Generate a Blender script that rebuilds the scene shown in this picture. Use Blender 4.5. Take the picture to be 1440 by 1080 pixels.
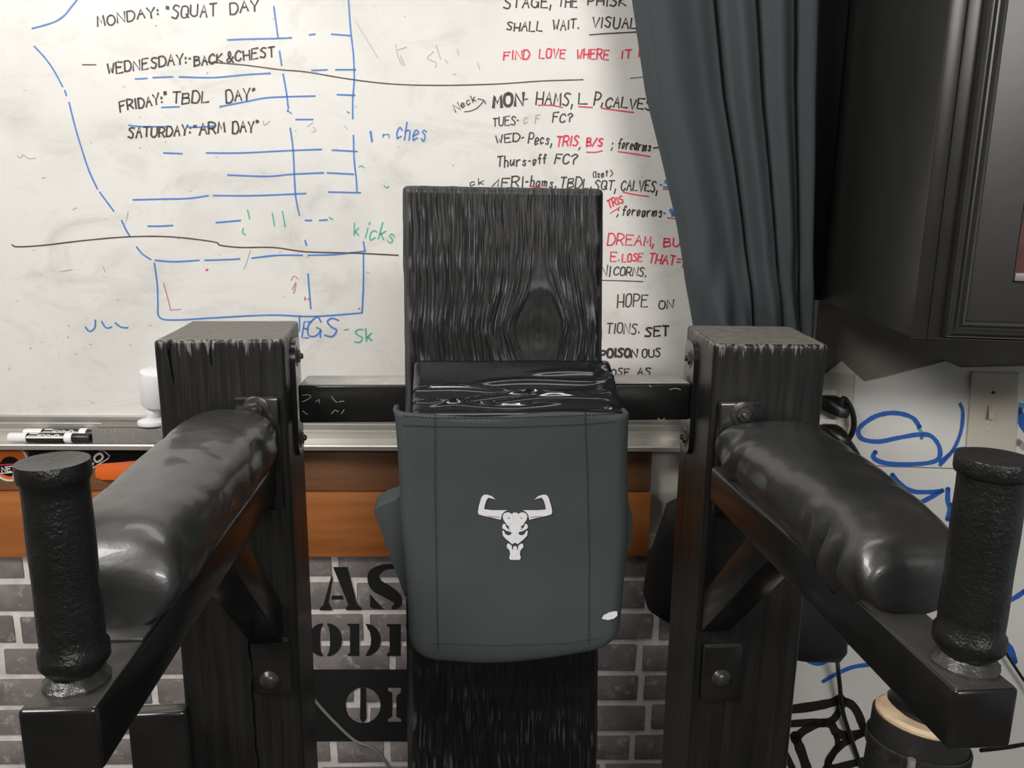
import bpy, bmesh, math, random
from mathutils import Vector, Matrix, noise
from mathutils.geometry import tessellate_polygon
random.seed(7)
S = bpy.context.scene
for o in list(bpy.data.objects): bpy.data.objects.remove(o)
COL = S.collection
R = math.radians
V = Vector

# ---------------------------------------------------------------- camera
CH, FPX = 1.5, 1080.0
_ps, _p, _ph = R(4.8), R(11.7), .0127
cf = V((math.sin(_ps)*math.cos(_p), math.cos(_ps)*math.cos(_p), -math.sin(_p)))
_r = V((math.cos(_ps), -math.sin(_ps), 0)); _u = _r.cross(cf)
cR = _r*math.cos(_ph) + _u*math.sin(_ph); cU = _u*math.cos(_ph) - _r*math.sin(_ph)
CAM = V((0, 0, CH))
cd = bpy.data.cameras.new('camera'); cam = bpy.data.objects.new('camera', cd); COL.objects.link(cam)
cd.sensor_fit = 'HORIZONTAL'; cd.sensor_width = 36; cd.lens = 36*FPX/1440; cd.clip_start = .02
m = Matrix.Identity(4)
for i in range(3): m[i][0], m[i][1], m[i][2], m[i][3] = cR[i], cU[i], -cf[i], CAM[i]
cam.matrix_world = m
S.camera = cam
# ---------------------------------------------------------------- world, lamps, exposure
wd = bpy.data.worlds.new('world'); S.world = wd; wd.use_nodes = True
wd.node_tree.nodes['Background'].inputs[0].default_value = (.9, .95, 1, 1)
wd.node_tree.nodes['Background'].inputs[1].default_value = .25
S.view_settings.view_transform = 'Standard'; S.view_settings.look = 'None'
S.view_settings.gamma = 1; S.view_settings.use_curve_mapping = False
S.view_settings.exposure = 0.0
def area(name, loc, target, sx, sy, power, col=(1, .95, .88)):
    l = bpy.data.lights.new(name, 'AREA'); l.shape = 'RECTANGLE'; l.size = sx; l.size_y = sy; l.energy = power; l.color = col
    o = bpy.data.objects.new(name, l); COL.objects.link(o); o.location = loc
    o.rotation_euler = (V(target)-V(loc)).to_track_quat('-Z', 'Y').to_euler(); return o
area('ceiling_lamp_main', (-1.2, -.15, 2.5), (-.1, .8, 1.1), 1.1, .5, 42, (1, .975, .94))
area('ceiling_lamp_rear', (.6, -2.25, 2.5), (.4, 1.0, 1.1), 1.4, .4, 64, (1, .975, .94))
area('ceiling_lamp_front', (-.2, .75, 2.56), (-.2, .8, 0), 1.2, .3, 6, (1, .975, .94))

# ---------------------------------------------------------------- pixel rays -> real planes
def ray(a, b): return cf + cR*((a-720)/FPX) - cU*((b-540)/FPX)
def onY(a, b, Y): d = ray(a, b); return CAM + d*(Y/d.y)
WY, WS = 1.42, .05                         # back wall plane  y = WY - WS*x
def onW(a, b, off=0.0): d = ray(a, b); return CAM + d*((WY-off)/(d.y + WS*d.x))
RX, RY, RS = .69, 1.385, .16               # right wall plane y = RY - RS*(x-RX)
def onR(a, b, off=0.0): d = ray(a, b); return CAM + d*((RY+RX*RS-off)/(d.y + RS*d.x))
def Wp(x, z, off=0.0): return V((x, WY - WS*x - off, z))
def Rp(x, z, off=0.0): return V((x, RY - RS*(x-RX) - off, z))

# ---------------------------------------------------------------- materials
def mat(name, col, rough=.5, metal=0, spec=.5, coat=0):
    mm = bpy.data.materials.new(name); mm.use_nodes = True
    b = mm.node_tree.nodes['Principled BSDF']
    b.inputs['Base Color'].default_value = (*col, 1); b.inputs['Roughness'].default_value = rough
    b.inputs['Metallic'].default_value = metal; b.inputs['Specular IOR Level'].default_value = spec
    b.inputs['Coat Weight'].default_value = coat
    return mm
def nd(mm, t, **kw):
    n = mm.node_tree.nodes.new(t)
    for k, v in kw.items(): setattr(n, k, v)
    return n
def lk(mm, a, b): mm.node_tree.links.new(a, b)
def bsdf(mm): return mm.node_tree.nodes['Principled BSDF']
def tex(mm, scale=(1, 1, 1), rot=(0, 0, 0)):
    tc = nd(mm, 'ShaderNodeTexCoord'); mp = nd(mm, 'ShaderNodeMapping')
    mp.inputs['Scale'].default_value = scale; mp.inputs['Rotation'].default_value = rot
    lk(mm, tc.outputs['Object'], mp.inputs['Vector']); return mp.outputs['Vector']
def noi(mm, vec, scale, detail=4, rough=.6, dist=0):
    n = nd(mm, 'ShaderNodeTexNoise'); n.inputs['Scale'].default_value = scale; n.inputs['Detail'].default_value = detail
    n.inputs['Roughness'].default_value = rough; n.inputs['Distortion'].default_value = dist
    lk(mm, vec, n.inputs['Vector']); return n.outputs['Fac']
def ramp(mm, fac, stops):
    r = nd(mm, 'ShaderNodeValToRGB'); e = r.color_ramp.elements
    while len(e) < len(stops): e.new(.5)
    for x, (p, c) in zip(e, stops): x.position = p; x.color = (*c, 1)
    lk(mm, fac, r.inputs['Fac']); return r.outputs['Color']
def bump(mm, fac, strength, dist=.002):
    b = nd(mm, 'ShaderNodeBump'); b.inputs['Strength'].default_value = strength; b.inputs['Distance'].default_value = dist
    lk(mm, fac, b.inputs['Height']); lk(mm, b.outputs['Normal'], bsdf(mm).inputs['Normal'])
def noisy(name, c0, c1, scale, rough=.5, vscale=(1, 1, 1), p0=.3, p1=.7, bs=0, bd=.002, bscale=None, detail=5, **kw):
    mm = mat(name, c0, rough, **kw); v = tex(mm, vscale); f = noi(mm, v, scale, detail)
    lk(mm, ramp(mm, f, [(p0, c0), (p1, c1)]), bsdf(mm).inputs['Base Color'])
    if bs: bump(mm, noi(mm, v, bscale or scale, detail), bs, bd)
    return mm
M = {}
M['board'] = noisy('whiteboard_enamel', (.735, .72, .685), (.60, .585, .555), 5, .38, p0=.48, p1=.82, detail=8)
M['alu'] = mat('brushed_aluminium', (.62, .60, .56), .38, .75)
M['white_paint'] = noisy('white_wall_paint', (.66, .63, .56), (.56, .53, .46), 6, .7)
M['mortar'] = noisy('whitewashed_mortar', (.86, .81, .77), (.60, .56, .53), 30, .9, bs=.5, bscale=90)
mm = M['board']; sv_ = tex(mm, (1.6, 1, 3.2)); sf = noi(mm, sv_, 3.2, 9, .72, 1.2); bc = bsdf(mm).inputs['Base Color']; src = bc.links[0].from_socket
mx = nd(mm, 'ShaderNodeMix', data_type='RGBA'); mx.blend_type = 'MULTIPLY'; mx.inputs[0].default_value = 1; lk(mm, src, mx.inputs[6]); lk(mm, ramp(mm, sf, [(.50, (1, 1, 1)), (.72, (.80, .80, .79))]), mx.inputs[7]); lk(mm, mx.outputs[2], bc)
mm = M['brick'] = mat('whitewashed_brick', (.1, .1, .1), .75)
v = tex(mm); f1 = noi(mm, v, 9, 3); f2 = noi(mm, v, 38, 8, .75)
c1 = ramp(mm, f1, [(.35, (.16, .142, .140)), (.65, (.29, .256, .251))]); c2 = ramp(mm, f2, [(.55, (0, 0, 0)), (.74, (1, 1, 1))])
mx = nd(mm, 'ShaderNodeMix', data_type='RGBA'); lk(mm, c2, mx.inputs[0]); lk(mm, c1, mx.inputs[6]); mx.inputs[7].default_value = (.62, .58, .55, 1)
lk(mm, mx.outputs[2], bsdf(mm).inputs['Base Color']); bump(mm, f2, .5, .003)
M['stencil'] = mat('black_stencil_paint', (.006, .006, .006), .7)
def woodmat(name, ca, cb, rough, scale, vs, bs):
    mm = mat(name, ca, rough); v = tex(mm, vs); f = noi(mm, v, scale, 6, .65, .6)
    lk(mm, ramp(mm, f, [(.32, ca), (.68, cb)]), bsdf(mm).inputs['Base Color']); bump(mm, f, bs, .001); bsdf(mm).inputs['Specular IOR Level'].default_value = .35; return mm
M['orange_wood'] = woodmat('orange_stained_wood', (.31, .102, .027), (.44, .16, .05), .4, 3, (1.2, 1, 14), .1)
M['brown_wood'] = woodmat('brown_shaded_wood', (.17, .075, .035), (.25, .12, .06), .5, 3, (1.2, 1, 14), .1)  # duller than the lower board: tray shadow mixed into the colour
M['black_wood'] = woodmat('black_painted_timber', (.005, .005, .0048), (.017, .0165, .016), .40, 90, (1, 1, .05), .5)
M['board_wood'] = woodmat('black_painted_plank', (.004, .004, .004), (.011, .011, .011), .33, 150, (1, 1, .07), .5)
def worn_edge(mm, z0, z1, col):
    tc = nd(mm, 'ShaderNodeTexCoord'); sp = nd(mm, 'ShaderNodeSeparateXYZ'); lk(mm, tc.outputs['Object'], sp.inputs[0])
    mr = nd(mm, 'ShaderNodeMapRange'); mr.inputs['From Min'].default_value = z0; mr.inputs['From Max'].default_value = z1; lk(mm, sp.outputs['Z'], mr.inputs['Value'])
    n = noi(mm, tex(mm, (1, 1, .10)), 240, 3, .6); ad = nd(mm, 'ShaderNodeMath', operation='MULTIPLY_ADD'); lk(mm, mr.outputs[0], ad.inputs[0]); ad.inputs[1].default_value = .33; lk(mm, n, ad.inputs[2])
    rp = ramp(mm, ad.outputs[0], [(.77, (0, 0, 0)), (.86, (1, 1, 1))]); bc = bsdf(mm).inputs['Base Color']; src = bc.links[0].from_socket
    mx = nd(mm, 'ShaderNodeMix', data_type='RGBA'); lk(mm, rp, mx.inputs[0]); lk(mm, src, mx.inputs[6]); mx.inputs[7].default_value = (*col, 1); lk(mm, mx.outputs[2], bc)
bsdf(M['board_wood']).inputs['Specular IOR Level'].default_value = .16
worn_edge(M['black_wood'], 1.338, 1.3695, (.17, .162, .145))
mm = M['board_wood']; at_ = nd(mm, 'ShaderNodeAttribute', attribute_name='ridge'); bc = bsdf(mm).inputs['Base Color']; src = bc.links[0].from_socket
mx = nd(mm, 'ShaderNodeMix', data_type='RGBA'); lk(mm, at_.outputs['Fac'], mx.inputs[0]); lk(mm, src, mx.inputs[6]); mx.inputs[7].default_value = (.15, .153, .16, 1); lk(mm, mx.outputs[2], bc)
mm = M['end_grain'] = mat('dusty_end_grain', (.1, .09, .08), .7)
v = tex(mm); w = nd(mm, 'ShaderNodeTexWave', wave_type='RINGS', rings_direction='Z'); w.inputs['Scale'].default_value = 30; w.inputs['Distortion'].default_value = 2.2
w.inputs['Detail'].default_value = 4; mp = nd(mm, 'ShaderNodeMapping'); mp.inputs['Location'].default_value = (.235, -.88, 0); lk(mm, v, mp.inputs['Vector']); lk(mm, mp.outputs['Vector'], w.inputs['Vector'])
lk(mm, ramp(mm, w.outputs['Fac'], [(.2, (.10, .094, .084)), (.8, (.17, .162, .145))]), bsdf(mm).inputs['Base Color']); bump(mm, w.outputs['Fac'], .3, .001)
M['end_plain'] = noisy('weathered_timber_top', (.165, .152, .130), (.085, .078, .068), 60, .75, p0=.3, p1=.75, bs=.5, bd=.002, bscale=140)
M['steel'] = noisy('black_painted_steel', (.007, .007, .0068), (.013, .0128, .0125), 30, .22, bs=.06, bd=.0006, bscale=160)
def dust_sheen(mm, col, amt, lo=.80):
    # dust tone on level faces, also painted in for their reflected sheen
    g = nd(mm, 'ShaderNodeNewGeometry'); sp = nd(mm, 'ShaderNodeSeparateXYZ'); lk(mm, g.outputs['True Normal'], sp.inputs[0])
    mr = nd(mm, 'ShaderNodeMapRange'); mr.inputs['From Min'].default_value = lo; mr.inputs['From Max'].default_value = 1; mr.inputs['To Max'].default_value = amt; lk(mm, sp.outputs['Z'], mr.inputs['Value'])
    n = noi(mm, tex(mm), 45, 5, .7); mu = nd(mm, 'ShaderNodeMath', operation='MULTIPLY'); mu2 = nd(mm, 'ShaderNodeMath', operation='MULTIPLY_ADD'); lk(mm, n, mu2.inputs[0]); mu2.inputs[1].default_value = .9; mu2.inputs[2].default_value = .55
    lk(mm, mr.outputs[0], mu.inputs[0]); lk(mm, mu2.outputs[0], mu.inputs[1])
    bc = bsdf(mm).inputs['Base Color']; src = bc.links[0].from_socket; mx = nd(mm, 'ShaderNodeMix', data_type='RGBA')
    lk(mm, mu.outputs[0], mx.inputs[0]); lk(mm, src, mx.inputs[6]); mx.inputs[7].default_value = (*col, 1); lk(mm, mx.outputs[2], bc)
M['bar'] = noisy('dust_sheen_black_steel', (.007, .007, .0068), (.013, .0128, .0125), 30, .24, bs=.06, bd=.0006, bscale=160)  # pale top colour stands in for the whiteboard's reflection on the crossbar
dust_sheen(M['steel'], (.30, .28, .25), .13); dust_sheen(M['bar'], (.42, .40, .36), .80)
M['bolt'] = noisy('black_bolt_paint', (.02, .02, .02), (.06, .058, .055), 90, .3, metal=.3)
M['grip'] = noisy('hammered_black_rubber', (.006, .006, .006), (.011, .011, .0105), 60, .33, bs=.55, bd=.0016, bscale=330, detail=3)
M['weld'] = noisy('glossy_weld_paint', (.03, .03, .028), (.05, .05, .047), 90, .2, bs=.6, bd=.002, bscale=150)
mm = M['vinyl'] = noisy('black_padded_vinyl', (.015, .015, .0147), (.021, .021, .0206), 20, .38, bs=.3, bd=.002, bscale=42, detail=6, spec=.85, coat=.25)
M['neoprene'] = noisy('slate_grey_neoprene', (.047, .055, .057), (.053, .061, .063), 700, .75, bs=.25, bd=.0006, bscale=900, spec=.3)
M['plastic'] = noisy('black_plastic_wrap', (.008, .009, .011), (.011, .0115, .014), 10, .17, vscale=(1, 2.5, 3), bs=.08, bd=.003, bscale=16, detail=3)
M['stitch'] = mat('black_thread', (.008, .009, .009), .8)
M['emblem'] = noisy('white_emblem_print', (.82, .82, .84), (.68, .68, .70), 900, .5)
M['curtain'] = noisy('charcoal_curtain_cloth', (.043, .051, .055), (.050, .058, .062), 300, .75, bs=.1, bscale=500, spec=.25)
M['bag_black'] = noisy('black_bag_cloth', (.005, .006, .007), (.009, .010, .011), 90, .7)
M['cab'] = noisy('black_cabinet_lacquer', (.017, .0168, .0163), (.022, .0215, .021), 14, .33, bs=.05, bscale=60)
M['cab_in'] = noisy('dark_red_door_panel', (.010, .008, .007), (.14, .02, .012), 14, .4, vscale=(1, 1, 2.4))
M['wall_r'] = noisy('stained_grey_plaster', (.34, .31, .27), (.15, .13, .115), 5, .8, p0=.35, p1=.7, detail=6)
M['sheet'] = noisy('white_board_sheet', (.80, .79, .75), (.68, .67, .63), 4, .45, p0=.35, p1=.8, detail=6)
M['cream'] = mat('cream_switch_plastic', (.66, .61, .52), .35)
M['white_pl'] = mat('white_plastic', (.80, .79, .80), .3)
M['black_pl'] = mat('black_plastic', (.010, .010, .010), .35)
M['cable_grey'] = mat('grey_cable_sheath', (.20, .195, .17), .5)
M['felt'] = noisy('grey_eraser_felt', (.17, .16, .145), (.31, .295, .27), 420, .95, bs=.8, bd=.003, bscale=500)
M['orange'] = mat('orange_plastic', (.78, .15, .025), .4)
M['sticker_white'] = mat('sticker_white', (.75, .72, .68), .4)
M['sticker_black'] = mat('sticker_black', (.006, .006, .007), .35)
M['shade_navy'] = mat('navy_tray_shade', (.006, .008, .022), .35)
M['raw_wood'] = noisy('bare_chipped_wood', (.62, .44, .27), (.72, .55, .37), 20, .7)
M['concrete'] = noisy('floor_mat', (.055, .046, .042), (.075, .065, .06), 8, .6)
M['ceil'] = mat('ceiling_paint', (.55, .53, .50), .8)
M['room'] = mat('room_wall_paint', (.16, .155, .15), .8)
INK = {'k': (.055, .036, .034), 'n': (.10, .055, .05), 'b': (.07, .21, .56), 'p': (.10, .13, .48), 'r': (.78, .04, .09), 'g': (.08, .44, .31), 'y': (.42, .40, .36), 'l': (.55, .24, .22), 'B': (.025, .13, .50), 'K': (.012, .010, .009), 'c': (.10, .42, .66), 'w': (.75, .73, .70)}
for k, c in INK.items(): M['ink_'+k] = mat('marker_ink_'+{'k': 'black', 'n': 'faded_brown', 'b': 'blue', 'p': 'violet_blue', 'r': 'red', 'g': 'green', 'y': 'erased_grey', 'l': 'pale_red', 'B': 'spray_blue', 'K': 'spray_black', 'c': 'spray_cyan', 'w': 'white'}[k], c, .5)

# ---------------------------------------------------------------- object helpers
def obj(name, bm, material, parent=None, smooth=35, kind=None):
    me = bpy.data.meshes.new(name)
    bm.normal_update(); bm.to_mesh(me); bm.free()
    for x in (material if isinstance(material, (list, tuple)) else [material]): me.materials.append(x)
    if smooth:
        me.shade_smooth()
        me.set_sharp_from_angle(angle=R(smooth))
    o = bpy.data.objects.new(name, me); COL.objects.link(o)
    if parent: o.parent = parent; o.matrix_parent_inverse = Matrix.Translation(-V(parent.location)) if parent.data is None else Matrix.Identity(4)
    if kind: o['kind'] = kind
    return o
def tag(o, label, cat, group=None):
    o['label'] = label; o['category'] = cat
    if group: o['group'] = group
    return o
def thing(name, label, cat, loc=(0, 0, 0), group=None):
    o = bpy.data.objects.new(name, None); COL.objects.link(o); o.location = loc; o.empty_display_size = .05
    return tag(o, label, cat, group)
def box(bm, a, b, bev=0, seg=2):
    (x0, y0, z0), (x1, y1, z1) = a, b
    g = bmesh.ops.create_cube(bm, size=1)['verts']
    for q in g: q.co = V((x0+(q.co.x+.5)*(x1-x0), y0+(q.co.y+.5)*(y1-y0), z0+(q.co.z+.5)*(z1-z0)))
    if bev:
        es = list({e for q in g for e in q.link_edges}); bmesh.ops.bevel(bm, geom=es, offset=bev, segments=seg, profile=.5, affect='EDGES')
    return g
def hexa(bm, low, high, bev=0, seg=2):
    """eight corners: four low, four high, in the same winding"""
    vs = [bm.verts.new(p) for p in list(low)+list(high)]
    fs = [bm.faces.new([vs[i] for i in f]) for f in ((3, 2, 1, 0), (4, 5, 6, 7), (0, 1, 5, 4), (1, 2, 6, 5), (2, 3, 7, 6), (3, 0, 4, 7))]
    bmesh.ops.recalc_face_normals(bm, faces=fs)
    if bev: bmesh.ops.bevel(bm, geom=list({e for f in fs for e in f.edges}), offset=bev, segments=seg, profile=.5, affect='EDGES')
def beam(bm, p0, p1, w, h, side, bev=0):
    p0, p1 = V(p0), V(p1); d = (p1-p0).normalized(); s = V(side); s = (s-d*s.dot(d)).normalized(); n = d.cross(s)
    c = [(-1, -1), (1, -1), (1, 1), (-1, 1)]
    hexa(bm, [p0+s*a*w/2+n*b*h/2 for a, b in c], [p1+s*a*w/2+n*b*h/2 for a, b in c], bev)
def loft(bm, rings, close=True, cap0=True, cap1=True):
    vs = [[bm.verts.new(p) for p in r] for r in rings]; n = len(vs[0])
    for a, b in zip(vs, vs[1:]):
        for i in range(n if close else n-1): bm.faces.new((a[i], a[(i+1) % n], b[(i+1) % n], b[i]))
    if cap0: bm.faces.new(vs[0][::-1])
    if cap1: bm.faces.new(vs[-1])
    bmesh.ops.recalc_face_normals(bm, faces=bm.faces[:]); return vs
def lathe(bm, prof, loc, axis=(0, 0, 1), n=32):
    ax = V(axis).normalized(); q = V((0, 0, 1)).rotation_difference(ax)
    loft(bm, [[V(loc)+q @ V((r*math.cos(6.28318*i/n), r*math.sin(6.28318*i/n), z)) for i in range(n)] for r, z in prof])
def cr(pts, k=6, closed=False):
    P = [V(p) for p in pts]; out = []
    n = len(P)
    if n < 3: return P
    for i in range(n if closed else n-1):
        a, b, c, d = (P[(i+j) % n] if closed else P[min(max(i+j, 0), n-1)] for j in (-1, 0, 1, 2))
        for s in range(k):
            t = s/k; out.append(.5*((2*b)+(c-a)*t+(2*a-5*b+4*c-d)*t*t+(3*b-a-3*c+d)*t**3))
    if not closed: out.append(P[-1])
    return out
def tube(bm, pts, rad, n=10, k=5):
    P = cr(pts, k); rings = []; up = V((.12, .2, .97)).normalized()
    for i, p in enumerate(P):
        d = (P[min(i+1, len(P)-1)]-P[max(i-1, 0)]).normalized(); s = d.cross(up)
        if s.length < 1e-3: s = d.cross(V((1, 0, 0)))
        s.normalize(); t = s.cross(d); rr = rad(i/(len(P)-1)) if callable(rad) else rad
        rings.append([p+s*rr*math.cos(6.28318*j/n)+t*rr*math.sin(6.28318*j/n) for j in range(n)])
    loft(bm, rings)
def prism(bm, pts, depth):
    """outline (list of points, front side) extruded along vector depth"""
    depth = V(depth); tri = tessellate_polygon([pts]); n = len(pts)
    a = [bm.verts.new(p) for p in pts]; b = [bm.verts.new(V(p)+depth) for p in pts]
    for t in tri:
        try: bm.faces.new([a[i] for i in t]); bm.faces.new([b[i] for i in t][::-1])
        except ValueError: pass
    for i in range(n): bm.faces.new((a[i], a[(i+1) % n], b[(i+1) % n], b[i]))
    bmesh.ops.recalc_face_normals(bm, faces=bm.faces[:])
def fill(bm, loops):
    tri = tessellate_polygon(loops); vs = [bm.verts.new(p) for l in loops for p in l]
    for t in tri:
        try: bm.faces.new([vs[i] for i in t])
        except ValueError: pass
def hexbolt(bm, loc, axis, r=.009, h=.007, washer=True):
    ax = V(axis).normalized(); q = V((0, 0, 1)).rotation_difference(ax); loc = V(loc)
    if washer: lathe(bm, [(r*1.55, 0), (r*1.6, .0012), (r*1.4, .0022)], loc, ax, 24)
    loft(bm, [[loc+q @ V((rr*math.cos(R(60*i+12)), rr*math.sin(R(60*i+12)), z)) for i in range(6)] for rr, z in ((r, .001), (r, h*.85), (r*.82, h))])
    lathe(bm, [(r*.45, h*.8), (r*.45, h+.002), (r*.3, h+.0035)], loc, ax, 14)

# ---------------------------------------------------------------- pen strokes on a plane
GL = {'A': '004980 2464', 'B': '0009 0969786605 0575827100', 'C': '~87591704115082', 'D': '0009 ~095986835000', 'E': '89090080 0565', 'F': '890900 0565',
 'G': '~87591704115083 548480', 'H': '0009 8089 0484', 'I': '4049', 'K': '0009 890480', 'L': '090080', 'M': '0019437980', 'N': '00098089',
 'O': '~491804114071847849', 'P': '0009 ~0959875404', 'Q': '~491804114071847849 5390', 'R': '0009 ~0959875404 4480', 'S': '~88491745735001',
 'T': '0989 4940', 'U': '~09031140718489', 'V': '094089', 'W': '0920456089', 'X': '0089 0980', 'Y': '094489 4440',
 'a': '~643503104063 6560', 'c': '~643503103061', 'e': '~0263643503103061', 'f': '~78593730 0565', 'h': '0009 ~04356460', 'i': '3530 3738', 'k': '0009 6502 1360',
 'm': '0500 ~04353430 ~34656460', 'n': '0500 ~04456460', 'o': '~35031030636435', 'p': '0500 ~0455634000', 'r': '0500 ~034565', 's': '~643514524001',
 't': '3830 0666', 'u': '~0502103063 6560', 'd': '6960 ~643503103063', 'l': '3930', ',': '311z', '.': '3031', ':': '3231 3635', ';': '3635 311z', '"': '2927 5957',
 '-': '1464', '?': '~0749874442 4140', '/': '0089', '&': '~8026395845023084', '(': '~79363370', ')': '~19565310', '=': '1363 1666', '1': '2749 4940', '9': '~857948758580', "'": '4947'}
class Pen:
    def __init__(self, plane, off): self.plane, self.off, self.bm = plane, off, {}
    def line(self, pts, w, c, smooth=True, k=5):
        """pts in picture coordinates on the plane, w the ink width in the same unit"""
        bm = self.bm.setdefault(c, bmesh.new())
        if smooth and len(pts) > 2: pts = [(p.x, p.y) for p in cr([(*p, 0) for p in pts], k)]
        P = [V((*p, 0)) for p in pts]; L, Rr = [], []
        for i, p in enumerate(P):
            d = P[min(i+1, len(P)-1)]-P[max(i-1, 0)]
            if d.length < 1e-6: d = V((1, 0, 0))
            d.normalize(); nrm = V((-d.y, d.x, 0))*w/2*(1+.18*noise.noise(p*.11+V((0, 0, w))))
            if i == 0: p = p-d*w*.3
            if i == len(P)-1: p = p+d*w*.3
            L.append(p+nrm); Rr.append(p-nrm)
        pl = lambda p: bm.verts.new(self.plane(p.x, p.y, self.off))
        vl = [(pl(a), pl(b)) for a, b in zip(L, Rr)]
        for a, b in zip(vl, vl[1:]): bm.faces.new((a[0], a[1], b[1], b[0]))
        if w > 5:
            for q in (P[0], P[-1]):
                bm.faces.new([pl(q+V((math.cos(j*.524)*w/2, math.sin(j*.524)*w/2, 0))) for j in range(12)])
    def text(self, s, p0, p1, h, c, w=2.0, slant=.10, jit=.075):
        w *= 1.15
        adv = [.7 if ch == '"' else .45 if ch in "I,.:;'1il(-" else (.6 if ch == ' ' else (1.15 if ch == 'm' else (.82 if ch.islower() else 1.0))) for ch in s]
        T = sum(adv); d = V((p1[0]-p0[0], p1[1]-p0[1])); L = d.length; d.normalize(); n = V((d.y, -d.x)); x = 0
        for ch, a in zip(s, adv):
            cw = a/T*L; j = lambda: random.uniform(-jit, jit)
            if ch in GL:
                dy = j()*h; sc = 1+j()
                for st in GL[ch].split():
                    sm = st[0] == '~'; st = st.strip('~'); pts = []
                    for i in range(0, len(st), 2):
                        gx, gy = int(st[i])/8+j()*.6, (-.28 if st[i+1] == 'z' else int(st[i+1])/9)+j()*.6
                        if ch in "I,.:;'\"1il(-": gx = gx*1.0
                        q = V(p0)+d*(x+cw*.1+gx*cw*.74+slant*gy*h)+n*(gy*h*sc+dy); pts.append((q.x, q.y))
                    self.line(pts, w, c, sm, 4)
            x += cw
    def build(self, parent, names):
        for c, bm in self.bm.items():
            o = obj(names[c][0], bm, M['ink_'+c], parent, smooth=0)
            if names[c][1]: o['label'] = names[c][1]

# ================================================================ setting
def struct(name, bm, m, smooth=35): return obj(name, bm, m, None, smooth, 'structure')
b = bmesh.new(); box(b, (-2.4, -2.6, -.1), (2.4, 1.75, 0)); struct('floor', b, M['concrete'])
b = bmesh.new(); box(b, (-2.4, -2.6, 2.6), (2.4, 1.75, 2.7)); struct('ceiling', b, M['ceil'])
b = bmesh.new(); box(b, (-2.5, -2.6, 0), (-2.4, 1.75, 2.6)); struct('wall_left', b, M['room'])
b = bmesh.new(); box(b, (-2.4, -2.7, 0), (2.4, -2.6, 2.6)); struct('wall_front', b, M['room'])
BZ = .868
b = bmesh.new()
hexa(b, [Wp(-2.4, 0), Wp(.70, 0), Wp(.70, 0, -.1), Wp(-2.4, 0, -.1)], [Wp(-2.4, 2.6), Wp(.70, 2.6), Wp(.70, 2.6, -.1), Wp(-2.4, 2.6, -.1)])
wall_back = struct('wall_back', b, M['white_paint'])
b = bmesh.new()       # brick facing on the lower wall
zc = onW(900, 812).z; PITCH = .0688
box_w = lambda bm, x0, x1, z0, z1, o0, o1, bev: hexa(bm, [Wp(x0, z0, o1), Wp(x1, z0, o1), Wp(x1, z0, o0), Wp(x0, z0, o0)], [Wp(x0, z1, o1), Wp(x1, z1, o1), Wp(x1, z1, o0), Wp(x0, z1, o0)], bev)
box_w(b, -1.6, .69, 0, .905, 0, .008, 0)
for f in b.faces: f.material_index = 0
row = 0; z = zc+PITCH
while z > .02:
    x = -1.6 + (.5 if row % 2 else 0)*.205 + random.uniform(-.02, .02)
    if row % 2: x -= .2
    while x < .68:
        L = random.choice((.19, .2, .205, .19, .11)); n0 = len(b.faces)
        x0, x1 = max(x, -1.6), min(x+L-.014, .689)
        z1 = min(z-.006+random.uniform(-.002, .002), .9); z0 = max(z-PITCH+.007+random.uniform(-.002, .002), .01)
        if x1-x0 > .02:
            vs0 = len(b.verts); box_w(b, x0, x1, z0, z1, .007, .0105, .003)
            b.verts.ensure_lookup_table()
            for q in b.verts[vs0:]: q.co += V((noise.noise(q.co*40)*.0035, 0, noise.noise(q.co*40+V((9, 9, 9)))*.003))
            b.faces.ensure_lookup_table()
            for f in b.faces[n0:]: f.material_index = 1
        x += L
    z -= PITCH; row += 1
brick = struct('wall_brick', b, [M['mortar'], M['brick']])
# right wall, turned towards the room
b = bmesh.new()
hexa(b, [Rp(.69, 0), Rp(2.4, 0), Rp(2.4, 0, -.1), Rp(.69, 0, -.1)], [Rp(.69, 2.6), Rp(2.4, 2.6), Rp(2.4, 2.6, -.1), Rp(.69, 2.6, -.1)])
struct('wall_right', b, M['wall_r'])

# stencil lettering on the brick
SO = .0112
def st(pts, ox=230, oy=740, s=3.178): return [(ox+x/s, oy+y/s) for x, y in pts]
def wpoly(bm, pts, off=SO): fill(bm, [[onW(x, y, off) for x, y in pts]])
b = bmesh.new()
wpoly(b, st([(752, 212), (756, 236), (738, 340), (752, 366), (753, 376), (697, 376), (698, 366), (714, 352)]))
wpoly(b, st([(757, 182), (822, 182), (866, 350), (885, 364), (885, 375), (815, 375), (815, 364), (826, 352)]))
wpoly(b, st([(752, 310), (800, 310), (806, 328), (750, 328)]))
def ell(cx, cy, rx, ry, a0, a1, n=18): return [(cx+rx*math.cos(R(a0+(a1-a0)*i/n)), cy+ry*math.sin(R(a0+(a1-a0)*i/n))) for i in range(n+1)]
def thick(path, ws):
    P = [(p.x, p.y) for p in cr([(*p, 0) for p in path], 6)]; L, Q = [], []
    for i, p in enumerate(P):
        d = V(P[min(i+1, len(P)-1)])-V(P[max(i-1, 0)]); d.normalize(); t = i/(len(P)-1)*(len(ws)-1); k = min(int(t), len(ws)-2); w = ws[k]+(ws[k+1]-ws[k])*(t-k)
        L.append((p[0]-d.y*w/2, p[1]+d.x*w/2)); Q.append((p[0]+d.y*w/2, p[1]-d.x*w/2))
    return L+Q[::-1]
wpoly(b, st(thick([(1075, 215), (1040, 184), (985, 184), (940, 215), (950, 262), (1000, 292), (1040, 322), (1045, 350), (1020, 368)], [14, 20, 26, 52, 60, 58, 50, 34, 10])))
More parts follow.
